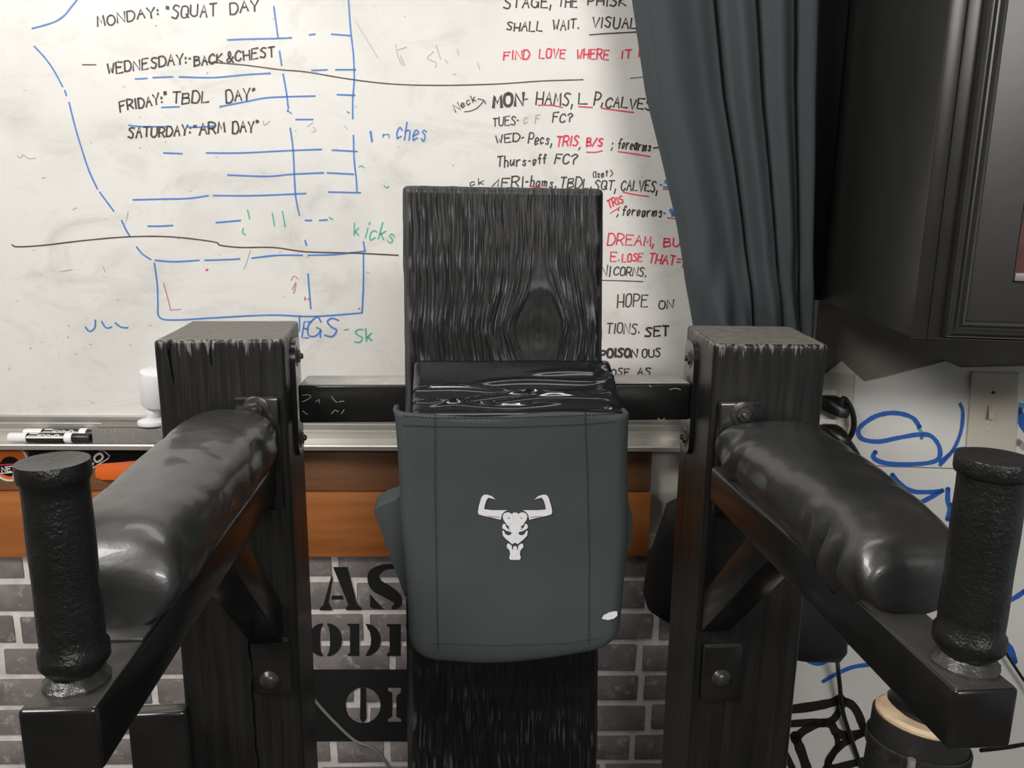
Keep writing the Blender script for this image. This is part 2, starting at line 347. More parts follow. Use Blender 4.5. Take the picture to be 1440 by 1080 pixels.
wpoly(b, st([(922, 303), (985, 372), (935, 368), (922, 360)]))
wpoly(b, st([(1075, 178), (1090, 178), (1090, 250), (1078, 232)]))
for cx, cy, rx, ry, wi in ((722, 508, 74, 74, 26),):
    wpoly(b, st(ell(cx+10, cy, rx-8, ry, -90, 90)+ell(cx+10, cy, wi-14, ry*.86, 90, -90)))
    wpoly(b, st(ell(cx-10, cy, rx-8, ry, 90, 270)+ell(cx-10, cy, wi-14, ry*.86, 270, 90)))
wpoly(b, st([(822, 436), (875, 436), (875, 580), (822, 580), (822, 572), (833, 565), (833, 450), (822, 444)]))
wpoly(b, st([(902, 436)]+ell(905, 508, 66, 72, -88, 88)+[(902, 580), (912, 560)]+ell(905, 508, 22, 52, 85, -85)+[(912, 456)]))
wpoly(b, st([(998, 437), (1060, 437), (1060, 580), (998, 580), (998, 570), (1010, 562), (1010, 452), (998, 446)]))
wpoly(b, st([(1080, 437), (1150, 437), (1150, 470), (1110, 455), (1085, 455)]))
fill(b, [[onW(x, y, SO) for x, y in l] for l in (st([(560, 640), (1250, 640), (1250, 962), (560, 962)]), st(ell(892, 800, 78, 80, 0, 342, 19)), st([(1003, 722), (1060, 722), (1060, 742), (1040, 760), (1040, 852), (1062, 862), (1062, 874), (1003, 874), (1003, 862), (1022, 850), (1022, 745), (1003, 734)]))])
wpoly(b, st([(880, 722), (905, 722), (907, 860), (892, 880), (878, 860)]), SO+.0004)
o = obj('painted_lettering', b, M['stencil'], brick, 0); o['label'] = 'black stencilled letters painted on the bricks'

# ================================================================ whiteboard
wb = thing('whiteboard', 'large white dry-erase board covered in handwritten workout days, with an aluminium pen tray', 'whiteboard', Wp(0, 1.1, .02))
b = bmesh.new(); box_w(b, -1.3, .60, 1.138, 2.3, .001, .012, 0); obj('writing_surface', b, M['board'], wb)
b = bmesh.new()
prof = [(0, 1.146), (.015, 1.146), (.018, 1.143), (.018, 1.137), (.0155, 1.136), (.0155, 1.131), (.018, 1.130), (.018, 1.124), (.0155, 1.123), (.0155, 1.118), (.018, 1.117), (.018, 1.103), (.062, 1.1005), (.064, 1.105), (.0695, 1.105), (.071, 1.103), (.071, 1.096), (.069, 1.0945), (.02, 1.093), (0, 1.08)]
loft(b, [[Wp(x, z, o) for o, z in prof] for x in (-1.3, .452)]); obj('pen_tray', b, M['alu'], wb, 20)
pen = Pen(lambda a, c, o: onW(a, c, o), .0126)
P, T = pen.line, pen.text
# blue plan grid
for pts in ([(48, 65), (62, 80), (75, 98), (88, 122)], [(91, 127), (93, 134)], [(97, 144), (106, 180), (115, 210), (125, 240), (137, 266)], [(140, 270), (160, 297)], [(171, 310), (177, 323), (183, 333)], [(192, 347), (200, 357), (212, 365)],
            [(45, 40), (60, 36), (78, 30), (91, 21), (99, 11), (108, 0)],
            [(385, 9), (388, 32), (391, 53)], [(393, 72), (396, 92)], [(398, 104), (403, 132), (405, 150)], [(408, 180), (412, 210), (414, 250), (416, 278), (421, 303)], [(429, 338), (431, 345)], [(433, 385), (437, 434)],
            [(490, 0), (493, 42), (497, 78), (498, 112), (496, 140), (496, 167)], [(497, 190), (498, 225), (501, 252), (502, 270)], [(511, 340), (513, 352)], [(511, 356), (511, 400), (509, 440)],
            [(320, 56), (345, 55), (390, 54), (410, 53)], [(435, 49), (443, 48)], [(466, 48), (493, 50)], [(190, 111), (207, 110)], [(215, 109), (243, 108)], [(252, 108), (300, 109), (345, 105), (380, 103)], [(438, 99), (460, 98)], [(472, 98), (500, 98)],
            [(227, 151), (252, 150)], [(309, 150), (350, 142), (380, 137), (443, 135)], [(474, 133), (499, 134)], [(181, 176), (200, 178), (241, 178)], [(262, 178), (278, 179), (302, 177)], [(416, 168), (440, 168)],
            [(230, 215), (256, 216)], [(290, 215), (340, 215), (400, 212), (452, 210)], [(467, 211), (502, 213)], [(320, 246), (375, 248), (410, 245), (455, 243)], [(460, 243), (497, 245)], [(187, 281), (225, 280), (265, 279), (293, 275)], [(300, 275), (360, 275), (430, 272)], [(462, 270), (507, 271)],
            [(208, 318), (226, 318), (243, 317)], [(304, 313), (338, 310)], [(429, 310), (438, 310)], [(449, 310), (460, 309)],
            [(218, 366), (245, 368), (280, 366)], [(288, 366), (320, 365), (337, 364)], [(354, 363), (390, 359), (425, 359)], [(433, 359), (470, 358), (497, 355), (514, 353)],
            [(217, 370), (221, 400), (222, 425), (224, 446), (245, 450), (300, 447), (380, 443), (440, 445), (509, 440)], [(421, 446), (421, 466)],
            [(120, 460), (126, 466), (133, 461), (134, 450)], [(143, 452), (149, 461), (157, 460)], [(162, 454), (170, 460), (180, 461)]): P(pts, 2.3, 'b')
for pts in ([(406, 150), (404, 157)], [(405, 156), (410, 160)], [(488, 157), (491, 159)]): P(pts, 1.8, 'b')
T('E', (423, 473), (436, 474), 22, 'b', 2.2); T('GS', (430, 474), (478, 473), 26, 'b', 2.2)
P([(521, 185), (523, 199)], 3, 'b'); T('n', (537, 193), (552, 193), 9, 'b', 1.4); T('ches', (556, 196), (602, 197), 26, 'b', 2, .12)
for pts in ([(348, 295), (351, 308)], [(383, 300), (386, 318)], [(397, 297), (401, 319)], [(342, 321), (341, 327), (345, 330)], [(505, 235), (508, 233), (512, 236)], [(540, 261), (543, 264), (547, 262)], [(463, 306), (468, 309)]): P(pts, 2, 'g')
T('k', (497, 332), (508, 331), 18, 'g', 1.7); T('icks', (511, 334), (556, 342), 24, 'g', 1.7); T('Sk', (497, 483), (528, 478), 20, 'g', 1.9); P([(484, 464), (490, 463)], 1.8, 'g')
for pts in ([(230, 398), (236, 420), (240, 436), (254, 435)],): P(pts, 1.6, 'l', False)
P([(411, 407), (416, 397), (414, 410), (412, 412)], 1.6, 'l'); P([(409, 394), (414, 388), (419, 393)], 1.2, 'l'); P([(290, 380), (292, 379)], 3, 'r')
for pts in ([(429, 418), (429, 422)], [(433, 420), (434, 421)], [(504, 434), (506, 434)]): P(pts, 1.8, 'r')
# long faded divider lines
P([(290, 87), (340, 91), (395, 98), (430, 101), (490, 111), (550, 118), (620, 120), (700, 118), (760, 114), (820, 112)], 1.8, 'n'); P([(886, 110), (906, 108)], 1, 'n')
P([(17, 344), (24, 347), (60, 345), (120, 338), (180, 333), (240, 333), (300, 340), (310, 345), (340, 348), (385, 348), (430, 354), (500, 356), (560, 359)], 2, 'n')
P([(116, 91), (135, 91)], 1.6, 'n'); P([(500, 30), (532, 82)], .9, 'y')
# workout days, left
T('MONDAY:', (136, 38), (226, 22), 14, 'k', 2.2); T('"SQUAT', (231, 26), (306, 22), 17, 'k', 2.1); T('DAY', (322, 20), (366, 14), 16, 'k', 2.2)
T('WEDNESDAY:-', (150, 104), (270, 88), 14, 'k', 2.2); T('BACK', (272, 92), (314, 88), 13, 'k', 2.3); T('&CHEST', (318, 88), (388, 79), 14, 'k', 2.2)
T('FRIDAY:"', (168, 158), (238, 143), 14, 'k', 2.2); T('TBDL', (241, 146), (296, 144), 15, 'k', 2.1); T('DAY"', (317, 145), (362, 139), 16, 'k', 2.2)
T('SATURDAY:', (179, 194), (270, 190), 15, 'k', 2.3); T('"ARM', (270, 190), (318, 186), 15, 'k', 2.3); T('DAY"', (326, 188), (366, 184), 16, 'k', 2.3)
# erased remains
for pts in ([(556, 62), (560, 80), (566, 92)], [(563, 78), (569, 92)], [(608, 74), (601, 82), (613, 88), (612, 95)], [(613, 64), (620, 84)], [(626, 84), (630, 89)], [(643, 69), (645, 78)], [(671, 88), (675, 98)], [(180, 298), (177, 312)], [(370, 170), (372, 176), (379, 170)], [(352, 352), (345, 374), (342, 378)],
            [(432, 178), (440, 172)], [(145, 375), (148, 383)], [(84, 382), (102, 379)], [(24, 219), (28, 222), (33, 218), (40, 223), (50, 222)], [(102, 295), (108, 292)], [(440, 178), (444, 183), (438, 186)], [(484, 177), (489, 182)], [(560, 70), (572, 66)], [(105, 497), (108, 499)], [(128, 566), (133, 567)], [(12, 520), (14, 517)]): P(pts, 1.1, 'y')
rs_ = random.Random(3)
for i in range(70):
    x, y = rs_.uniform(15, 690), rs_.uniform(20, 560)
    if x > 545 and y > 250: continue
    a = rs_.uniform(0, 6.28); l = rs_.uniform(.8, 5); P([(x, y), (x+l*math.cos(a), y+l*.6*math.sin(a))], rs_.uniform(.7, 1.5), 'y')
# mottos and split, right
T('STAGE,', (707, 11), (778, 10), 14, 'k', 2); T('THE', (784, 9), (813, 9), 15, 'k', 1.8); T('PHISK', (825, 8), (882, 8), 14, 'k', 1.9)
T('SHALL', (711, 43), (764, 44), 12, 'k', 1.9); T('WAIT.', (777, 42), (816, 40), 13, 'k', 1.9); T('VISUALIZE', (831, 38), (927, 40), 14, 'k', 1.9); P([(829, 49), (855, 47), (895, 45)], 1.9, 'n')
T('FIND', (707, 84), (746, 83), 12, 'r', 2); T('LOVE', (757, 82), (796, 82), 13, 'r', 2); T('WHERE', (810, 83), (857, 83), 13, 'r', 2); T('IT', (872, 81), (889, 81), 11, 'r', 1.8); T('IS', (896, 80), (912, 80), 11, 'r', 1.8)
T('Neck', (640, 158), (672, 140), 11, 'k', 1.4); P([(653, 157), (662, 156), (672, 151), (680, 142)], 1.4, 'k'); P([(672, 139), (680, 141), (683, 146)], 1.4, 'k')
T('MON', (692, 150), (738, 147), 16, 'k', 3.8); P([(737, 140), (742, 139)], 1.8, 'k'); T('HAMS,', (752, 147), (808, 148), 17, 'k', 2); T('L', (812, 146), (828, 146), 14, 'k', 2); T('P,', (834, 147), (850, 148), 17, 'k', 2); T('CALVES', (850, 150), (917, 155), 14, 'k', 2)
P([(757, 148), (775, 148), (791, 151)], 1.9, 'r'); P([(814, 150), (833, 151)], 1.9, 'r'); P([(846, 152), (866, 155), (891, 158)], 1.9, 'r')
T('TUES-', (692, 177), (730, 175), 12, 'k', 1.6); T('c', (735, 174), (745, 174), 14, 'y', 1.4); T('F', (752, 172), (760, 172), 11, 'y', 1.4); T('FC?', (776, 171), (806, 172), 13, 'k', 1.8)
T('WED-', (696, 202), (738, 198), 11, 'k', 1.8); T('Pecs,', (742, 202), (778, 203), 15, 'k', 1.8); T('TRIS', (781, 204), (814, 206), 14, 'r', 2.2); T(',', (812, 208), (822, 208), 11, 'k', 1.6); T('B/S', (824, 206), (848, 206), 11, 'r', 2.2); P([(825, 214), (838, 214), (847, 212)], 2, 'r')
T(';', (858, 209), (866, 209), 11, 'k', 1.4); T('forearms', (868, 209), (916, 213), 15, 'k', 1.6); P([(919, 208), (928, 207)], 2, 'k'); P([(869, 213), (890, 216), (914, 220)], 1.8, 'r'); P([(938, 204), (932, 208), (940, 208)], 1.8, 'r'); P([(942, 217), (934, 221), (940, 225)], 1.8, 'r')
T('Thurs-', (698, 235), (747, 232), 15, 'k', 1.8); T('off', (749, 232), (770, 230), 13, 'k', 1.8); T('FC?', (779, 229), (812, 232), 15, 'k', 1.9)
P([(692, 262), (702, 252), (700, 262)], 1.6, 'k', False); T('ck', (660, 262), (684, 258), 9, 'k', 1.2); T('FRI-', (704, 263), (744, 262), 13, 'k', 1.9); T('hams,', (745, 262), (784, 264), 14, 'k', 1.8); T('TBDL,', (786, 263), (834, 266), 14, 'k', 1.8); T('SQT,', (834, 266), (868, 268), 13, 'k', 1.8); T('CALVES,', (872, 268), (926, 270), 14, 'k', 1.8)
T('(1set)', (833, 250), (864, 248), 9, 'k', 1.4); P([(745, 262), (760, 263)], 1.8, 'r'); P([(876, 270), (895, 274), (912, 276)], 1.8, 'r'); T('-SIDE', (927, 264), (968, 264), 10, 'b', 2); P([(932, 266), (950, 266)], 1.6, 'r')
T('TRIS', (856, 293), (878, 284), 10, 'r', 2); P([(858, 300), (872, 291)], 1.6, 'r'); T(';', (866, 302), (874, 302), 11, 'k', 1.5); T('forearms', (874, 302), (932, 306), 14, 'k', 1.7); T('-9D', (932, 304), (956, 304), 10, 'b', 2); P([(938, 306), (953, 308)], 1.6, 'r')
T('DREAM,', (853, 344), (922, 346), 15, 'r', 1.8); T('BUT', (932, 347), (970, 347), 12, 'r', 1.8); T('E.', (857, 367), (873, 367), 13, 'r', 1.8); T('LOSE', (874, 368), (904, 368), 11, 'r', 1.8); T('THAT=DO', (911, 369), (978, 376), 13, 'r', 1.8); T('UNI', (832, 388), (860, 388), 13, 'k', 1.7); T('CORNS.', (862, 387), (910, 389), 12, 'k', 1.7); P([(840, 394), (880, 395), (904, 396)], 1.5, 'n')
T('HOPE', (867, 432), (912, 431), 17, 'k', 1.7); T('ON', (925, 434), (948, 434), 11, 'k', 1.7); T('TIONS.', (852, 469), (901, 469), 14, 'k', 1.7); T('SET', (906, 474), (942, 472), 13, 'k', 2.6); T('POISON', (843, 503), (897, 502), 11, 'k', 3); T('OUS', (902, 503), (930, 501), 11, 'k', 2); T('OSE', (858, 529), (886, 528), 10, 'k', 1.6); T('AS', (895, 528), (916, 528), 11, 'k', 1.6)
pen.build(wb, {'k': ('black_handwriting', 'workout days and mottos in black marker'), 'b': ('blue_grid_lines', 'hand-drawn blue plan grid and words'), 'g': ('green_handwriting', 'half-erased green marker words'), 'l': ('faded_red_marks', 'pale red leftover marks'), 'r': ('red_handwriting', 'red marker words and underlines'), 'n': ('divider_lines', 'long thin faded brown lines'), 'y': ('erased_marks', 'grey remains of erased writing')})

# ================================================================ things on the tray
def marker(name, c0, axis, label, txt):
    t = thing(name, label, 'marker', c0, 'markers lying on the pen tray')
    ax = V(axis).normalized()*1.26; c0 = V(c0); k_ = 1.13
    LA = lambda pr: lathe(b, [(r*k_, z*1.26) for r, z in pr], c0, ax, 24)
    b = bmesh.new(); LA([(.0072, 0), (.0078, .001), (.0078, .026)]); o = obj('barrel_end', b, M['white_pl'], t); o['label'] = 'white barrel end'
    b = bmesh.new(); LA([(.0079, .026), (.0079, .079)]); o = obj('label_sleeve', b, M['sticker_black'], t); o['label'] = 'black printed label'
    p2 = Pen(lambda a, c, off: c0+ax*a+V((0, -math.sin(.75+c/.0093), math.cos(.75+c/.0093)))*.0093, 0)
    p2.text(txt, (.042, -.0012), (.073, -.0012), -.0052, 'w', .0012, 0, .02)
    p2.line([(.029, .0012), (.077, .0012)], .0006, 'w', False); p2.line([(.031, -.0035), (.041, -.0035)], .003, 'w', False); p2.line([(.028, .0045), (.078, .0045)], .0035, 'w', False)
    p2.build(o, {'w': ('brand_print', 'white print on the label')})
    b = bmesh.new(); LA([(.0078, .079), (.0087, .08), (.0087, .088), (.0078, .0895)]); o = obj('collar', b, M['white_pl'], t); o['label'] = 'white plastic collar'
    b = bmesh.new(); LA([(.0074, .089), (.0076, .09), (.0072, .112), (.006, .114)]); o = obj('cap', b, M['black_pl'], t); o['label'] = 'black pen cap'
    return t
ty = 1.1022
pf = Wp(-.792, ty+.0100, .050); pb = Wp(-.786, ty+.0100, .029)
marker('dry_erase_marker', pf, (1, -.05, 0), 'black dry-erase marker with white collar, lying at the front of the pen tray', 'EXPO')
marker('dry_erase_marker', pb+V((.010, 0, .002)), (1, -.05, 0), 'black dry-erase marker lying behind the other marker, against the tray rails', 'EXPO')
er = thing('eraser', 'grey felt whiteboard eraser block on the pen tray right of the markers', 'eraser', Wp(-.58, ty, .045))
b = bmesh.new(); hexa(b, [Wp(-.641, ty, .061), Wp(-.50, ty, .061), Wp(-.50, ty, .018), Wp(-.641, ty, .018)], [Wp(-.641, ty+.030, .061), Wp(-.50, ty+.030, .061), Wp(-.50, ty+.030, .018), Wp(-.641, ty+.030, .018)], .002); obj('felt_block', b, M['felt'], er)
b = bmesh.new(); hexa(b, [Wp(-.634, ty+.0305, .056), Wp(-.506, ty+.0305, .056), Wp(-.506, ty+.0305, .022), Wp(-.634, ty+.0305, .022)], [Wp(-.634, ty+.034, .056), Wp(-.506, ty+.034, .056), Wp(-.506, ty+.034, .022), Wp(-.634, ty+.034, .022)], .0012); obj('backing_board', b, M['felt'], er)
sc0 = Wp(-.538, ty+.0342, .040)
sc = thing('security_camera', 'small white security camera on a round foot, standing on the grey eraser', 'camera', sc0)
b = bmesh.new(); lathe(b, [(.026, 0), (.027, .003), (.026, .007), (.017, .0105), (.010, .012)], sc0, n=40); obj('base', b, M['white_pl'], sc)
b = bmesh.new(); lathe(b, [(.009, .011), (.012, .017), (.0125, .023), (.010, .029), (.006, .033)], sc0, n=24); obj('neck', b, M['white_pl'], sc)
b = bmesh.new(); hc = sc0+V((.014, 0, .066)); lathe(b, [(.018, -.034), (.027, -.032), (.0295, -.027), (.0315, .026), (.030, .032), (.024, .035)], hc, (.10, -.10, 1), 40); obj('camera_head', b, M['white_pl'], sc)

# ================================================================ wooden panel under the tray, with stickers
wp = thing('wooden_panel', 'long orange-brown wooden panel under the whiteboard, above the bricks', 'wood panel', Wp(-.3, .87, .01))
zt, zs, zb = 1.079, 1.0005, .870
b = bmesh.new(); box_w(b, -1.3, .386, zs+.001, zt, .001, .022, .002); o = obj('top_rail', b, M['brown_wood'], wb if False else wp); o['label'] = 'darker brown top rail'
b = bmesh.new(); box_w(b, -1.3, .386, zb, zs-.001, .0, .030, .003); obj('lower_board', b, M['orange_wood'], wp)
def sticker(name, pts, m, off=.0228, label=None, th=.0006, parent=wp):
    b = bmesh.new(); P0 = [onW(x, y, off) for x, y in pts]; prism(b, P0, (0, .0005, 0)); o = obj(name, b, m, parent, 0)
    if label: o['label'] = label
    return o
sticker('tray_shade_strip', [(40, 634), (236, 634), (236, 655), (120, 655), (40, 655)], M['sticker_black'], .0226, 'long black strip painted in for the shade under the tray')  # flat black strip put in as the tray's shadow
sticker('tray_shade_patch', [(-20, 634), (26, 634), (20, 648), (2, 653), (-20, 653)], M['shade_navy'], .023, 'navy patch painted in for the shade under the tray')  # dark blue end of the painted tray shadow
cs = sticker('lettered_sticker', [(96, 650), (136, 632), (147, 634), (154, 640), (152, 645), (112, 668), (98, 672)], M['sticker_black'], .0238, 'black sticker with white letters and border')
pp = Pen(lambda a, c, o: onW(a, c, o), .0243); pp.line([(134, 632), (147, 635), (154, 641), (152, 645), (114, 668)], 1.4, 'w', False); pp.text('CO', (120, 661), (148, 643), 9, 'w', 2.6, .1, .02); pp.build(cs, {'w': ('white_print', None)})
rs = sticker('round_sticker', [(14+26*math.cos(i*.1745), 651+26*math.sin(i*.1745)) for i in range(36)], M['sticker_white'], .0232, 'round orange, black and white sticker')
b = bmesh.new(); fill(b, [[onW(14+23*math.cos(i*.1745), 651+23*math.sin(i*.1745), .0242) for i in range(36)]]); obj('orange_disc', b, M['orange'], rs, 0)
b = bmesh.new(); fill(b, [[onW(14+15*math.cos(i*.1745), 656+14*math.sin(i*.1745), .0246) for i in range(36)]]); obj('black_disc', b, M['sticker_black'], rs, 0)
b = bmesh.new(); fill(b, [[onW(x, y, .025) for x, y in [(-2, 655), (40, 652), (42, 662), (-2, 666)]]]); obj('banner', b, M['sticker_black'], rs, 0)
pp = Pen(lambda a, c, o: onW(a, c, o), .0254); pp.line([(-2, 666), (42, 662)], 1.3, 'w', False); pp.line([(-2, 654), (42, 651)], 1.6, 'r', False); pp.text('NET', (2, 664), (24, 662), 7, 'w', 1.6, 0, .02); pp.text('III', (16, 673), (32, 669), 5, 'w', 1.6, .3, .02); pp.build(rs, {'w': ('white_print', None), 'r': ('red_edge', None)})
b = bmesh.new()
loft(b, [[onW(x, y0, o0), onW(x, (y0+y1)/2, o0+.006), onW(x, y1, o0+.002), onW(x, y1, o0-.001), onW(x, (y0+y1)/2, o0+.003), onW(x, y0, o0-.003)] for x, y0, y1, o0 in ((134, 655, 671, .027), (143, 652, 675, .030), (170, 650, 675, .030), (240, 643, 671, .030))])
tag(obj('orange_strip', b, M['orange'], None, 40), 'bright orange plastic strip stuck on the wooden panel behind the left padded arm', 'strip')

# ================================================================ dip station
ds = thing('dip_station', 'home-built black dip station of timber posts, tall plank backrest and two padded steel arms', 'dip station', (.06, .95, 0))
def lumber(name, corners, zs, m, lab=None, rc=.006, n_side=36, amp=1.0, tilt=0, wavy=None, top=True, cracks=(), sides=None, topr=.004, knot=None, offs=None):
    """sawn timber: perimeter points pushed in and out along the grain; corners in order front-left, front-right, back-right, back-left"""
    b = bmesh.new(); C4 = [V((*c, 0)) for c in corners]; cen = sum(C4, V((0, 0, 0)))/4; per = []
    ns = sides or (n_side,)*4
    for i in range(4):
        a, c = C4[i], C4[(i+1) % 4]; d = (c-a).normalized(); L = (c-a).length; nrm = V((d.y, -d.x, 0))
        e = C4[(i+2) % 4]; d2 = (e-c).normalized(); n2 = V((d2.y, -d2.x, 0))
        for k in range(ns[i]+1): per.append((a+d*(rc+(L-2*rc)*k/ns[i]), nrm))
        for k in range(1, 4):
            t = k/4*math.pi/2; o = c-d*rc+d2*rc; nn = (nrm*math.cos(t)+n2*math.sin(t)).normalized(); per.append((o+nn*rc, nn))
    rings = []; rid = []
    for z in zs:
        ring = []
        for p, nn in per:
            q = V((p.x*1.0, p.y, 0)); zz = z; gx = q.x; 
            ring_h = 0
            if knot:
                kx, kz, kr = knot; dx, dz = q.x-kx+.003*noise.noise(V((1, z*20, 4))), z-kz
                bul = kr*.9*math.exp(-(dz/(kr*1.9))**2) + kr*.22*math.exp(-abs(dz)/(kr*2.5))*(.5+.5*math.tanh(dz/(kr*.5))); ad = abs(dx)
                gx = kx + math.copysign(max(0, ad-bul*math.exp(-max(0, ad-bul)/(kr*1.3))), dx)
                rr = math.sqrt((dx/kr)**2+(dz/(kr*1.75))**2)
                if rr < 1.25: ring_h = (1-rr/1.25)*(-.0014)+.00006*math.sin(rr*17)*(1.25-rr)
            h = noise.noise(V((gx*210, q.y*210, zz*5)))*.0007+noise.noise(V((gx*520, q.y*520, zz*16+7)))*.0005+noise.noise(V((gx*30, q.y*30, zz*4)))*.0010
            if wavy:
                h_, rv = wavy(q.x, zz, gx); h += h_
                if knot and rr < 1.15: rv *= .15
                rid.append(rv)
            h = h*amp+ring_h
            for cx, cz0, cz1, cw, cdp in cracks:
                if nn.y < -.5 and cz0 < z < cz1+.02:
                    cxx = cx+.004*noise.noise(V((0, 3, z*30))); g = abs(q.x-cxx)/(cw*(.15+.85*min(1, max(0, (z-cz0)/(cz1-cz0)))))
                    if g < 1: h -= cdp*(1-g)
            w = p+nn*h; zt_ = zs[-1]
            s = 1.0; dz = zt_-z
            if topr and dz < topr: w = w-nn*(topr-math.sqrt(max(0, topr**2-(topr-dz)**2)))
            if tilt: w = w+V((0, tilt(z), 0))
            ring.append(V((w.x, w.y, z)))
        rings.append(ring)
    vs = loft(b, rings, cap1=False)
    prev = vs[-1]; c2 = V((cen.x, cen.y+(tilt(zs[-1]) if tilt else 0), zs[-1])); nfl = len(b.faces)
    for f_ in (.97, .8, .5, .2):
        cur = [b.verts.new(c2+(q.co-c2)*f_/1.0 if f_ < .97 else c2+(q.co-c2)*f_) for q in vs[-1]]
        for q in cur: q.co.z = zs[-1]+noise.noise(V((q.co.x*60, q.co.y*60, 1)))*.0012
        for i in range(len(cur)): b.faces.new((prev[i], prev[(i+1) % len(cur)], cur[(i+1) % len(cur)], cur[i]))
        prev = cur
    b.faces.new(prev); b.faces.ensure_lookup_table()
    for f in b.faces[nfl:]: f.material_index = 1
    bmesh.ops.recalc_face_normals(b, faces=b.faces[:])
    o = obj(name, b, m, ds, 60)
    if wavy:
        at = o.data.attributes.new('ridge', 'FLOAT', 'POINT'); rid += [0]*(len(o.data.vertices)-len(rid)); at.data.foreach_set('value', rid)
    if lab: o['label'] = lab
    return o
def zlist(z0, zm, z1, n, nt=.004): return [z0+(zm-z0)*i/12 for i in range(12)]+[zm+(z1-nt-zm)*i/n for i in range(n)]+[z1-nt*(1-math.sin(j*math.pi/10)) for j in range(6)]
PT = 1.3684
lumber('post', [(-.329, .880), (-.188, .891), (-.204, 1.064), (-.345, 1.061)], zlist(0, .72, PT, 170), [M['black_wood'], M['end_grain']], 'left square timber post with drying cracks', sides=(150, 30, 12, 12), cracks=[(-.312, 1.322, PT, .0022, .007), (-.268, 1.338, PT, .0016, .005), (-.246, .60, 1.05, .0016, .005)])
lumber('post', [(.306, .854), (.439, .848), (.469, 1.014), (.326, 1.027)], zlist(0, .8, PT, 110), [M['black_wood'], M['end_plain']], 'right square timber post')
def board_wavy(x, z, gx):
    n1 = noise.noise(V((gx*560, 3.1, z*34))); n2 = noise.noise(V((gx*430, 8.1, z*20))); n3 = noise.noise(V((gx*160, 2.2, z*6)))
    a = .75+.7*noise.noise(V((x*13, 5, z*16)))
    band = .34+1.0*noise.noise(V((x*3, 9, z*40)))+.8*noise.noise(V((x*16, 4, z*13)))
    rv = max(0, min(1, (n1-.24)*4))*max(0, min(1, band*1.25))
    if x < -.046 or x > .184 or z > 1.536: rv = max(rv, .30+.3*n2)
    return a*(max(0, n1)*.0009-max(0, n2)*.0008+n3*.0004), rv*(.9 if z > 1.2 else .35)
bt = lambda z: (z-1.28)*.127
lumber('backboard', [(-.0535, .907), (.188, .907), (.188, .944), (-.0535, .944)], zlist(0, .78, 1.544, 300), [M['board_wood'], M['board_wood']], 'tall black plank backrest with raised grain and a knot', rc=.009, sides=(330, 8, 30, 8), wavy=board_wavy, tilt=bt, topr=.006, knot=(.110, 1.372, .027))
# crossbar
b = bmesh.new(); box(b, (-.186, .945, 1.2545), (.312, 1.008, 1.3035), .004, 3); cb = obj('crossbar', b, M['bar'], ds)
pk = Pen(lambda a, c, o: onY(a, c, .945-o), .0004)
for pts in ([(425, 556), (433, 555), (437, 558), (432, 562), (425, 565)], [(444, 565), (449, 562), (449, 567)], [(466, 557), (470, 563), (474, 566)], [(476, 565), (484, 564)], [(426, 578), (432, 583)], [(466, 582), (471, 577), (476, 579)], [(484, 576), (480, 582)], [(941, 548), (950, 546), (957, 548)], [(913, 542), (916, 544)], [(925, 588), (930, 591), (935, 588)]): pk.line(pts, .7, 'y')
pk.build(cb, {'y': ('scratches', 'pale scratches in the paint')})
def slot_plate(bm, c, nrm, w, h, th):
    c, nrm = V(c), V(nrm).normalized(); t = V((0, 0, 1)).cross(nrm).normalized(); r = w/2*.75
    pts = []
    for sx, sz, a0 in ((1, 1, 0), (-1, 1, 90), (-1, -1, 180), (1, -1, 270)):
        for k in range(5): a = R(a0+k*22.5); pts.append(c+t*(sx*(w/2-r)+r*math.cos(a))+V((0, 0, sz*(h/2-r)+r*math.sin(a))))
    prism(bm, [p+nrm*th for p in pts], nrm*-th)
nl = V((.173, .016, 0)).normalized(); nr = V((-.173, .02, 0)).normalized()
cl = V((-.1955, .972, 1.283)); cq = V((.3195, .968, 1.280))
for c, n_ in ((cl, nl), (cq, nr)):
    b = bmesh.new(); slot_plate(b, c, n_, .062, .150, .006); obj('mounting_plate', b, M['steel'], cb, 40)
    for dz in (.053, -.053):
        b = bmesh.new(); hexbolt(b, c+n_*.0055+V((0, -.006, dz)), n_, .0085, .005); obj('bolt', b, M['bolt'], cb, 30)
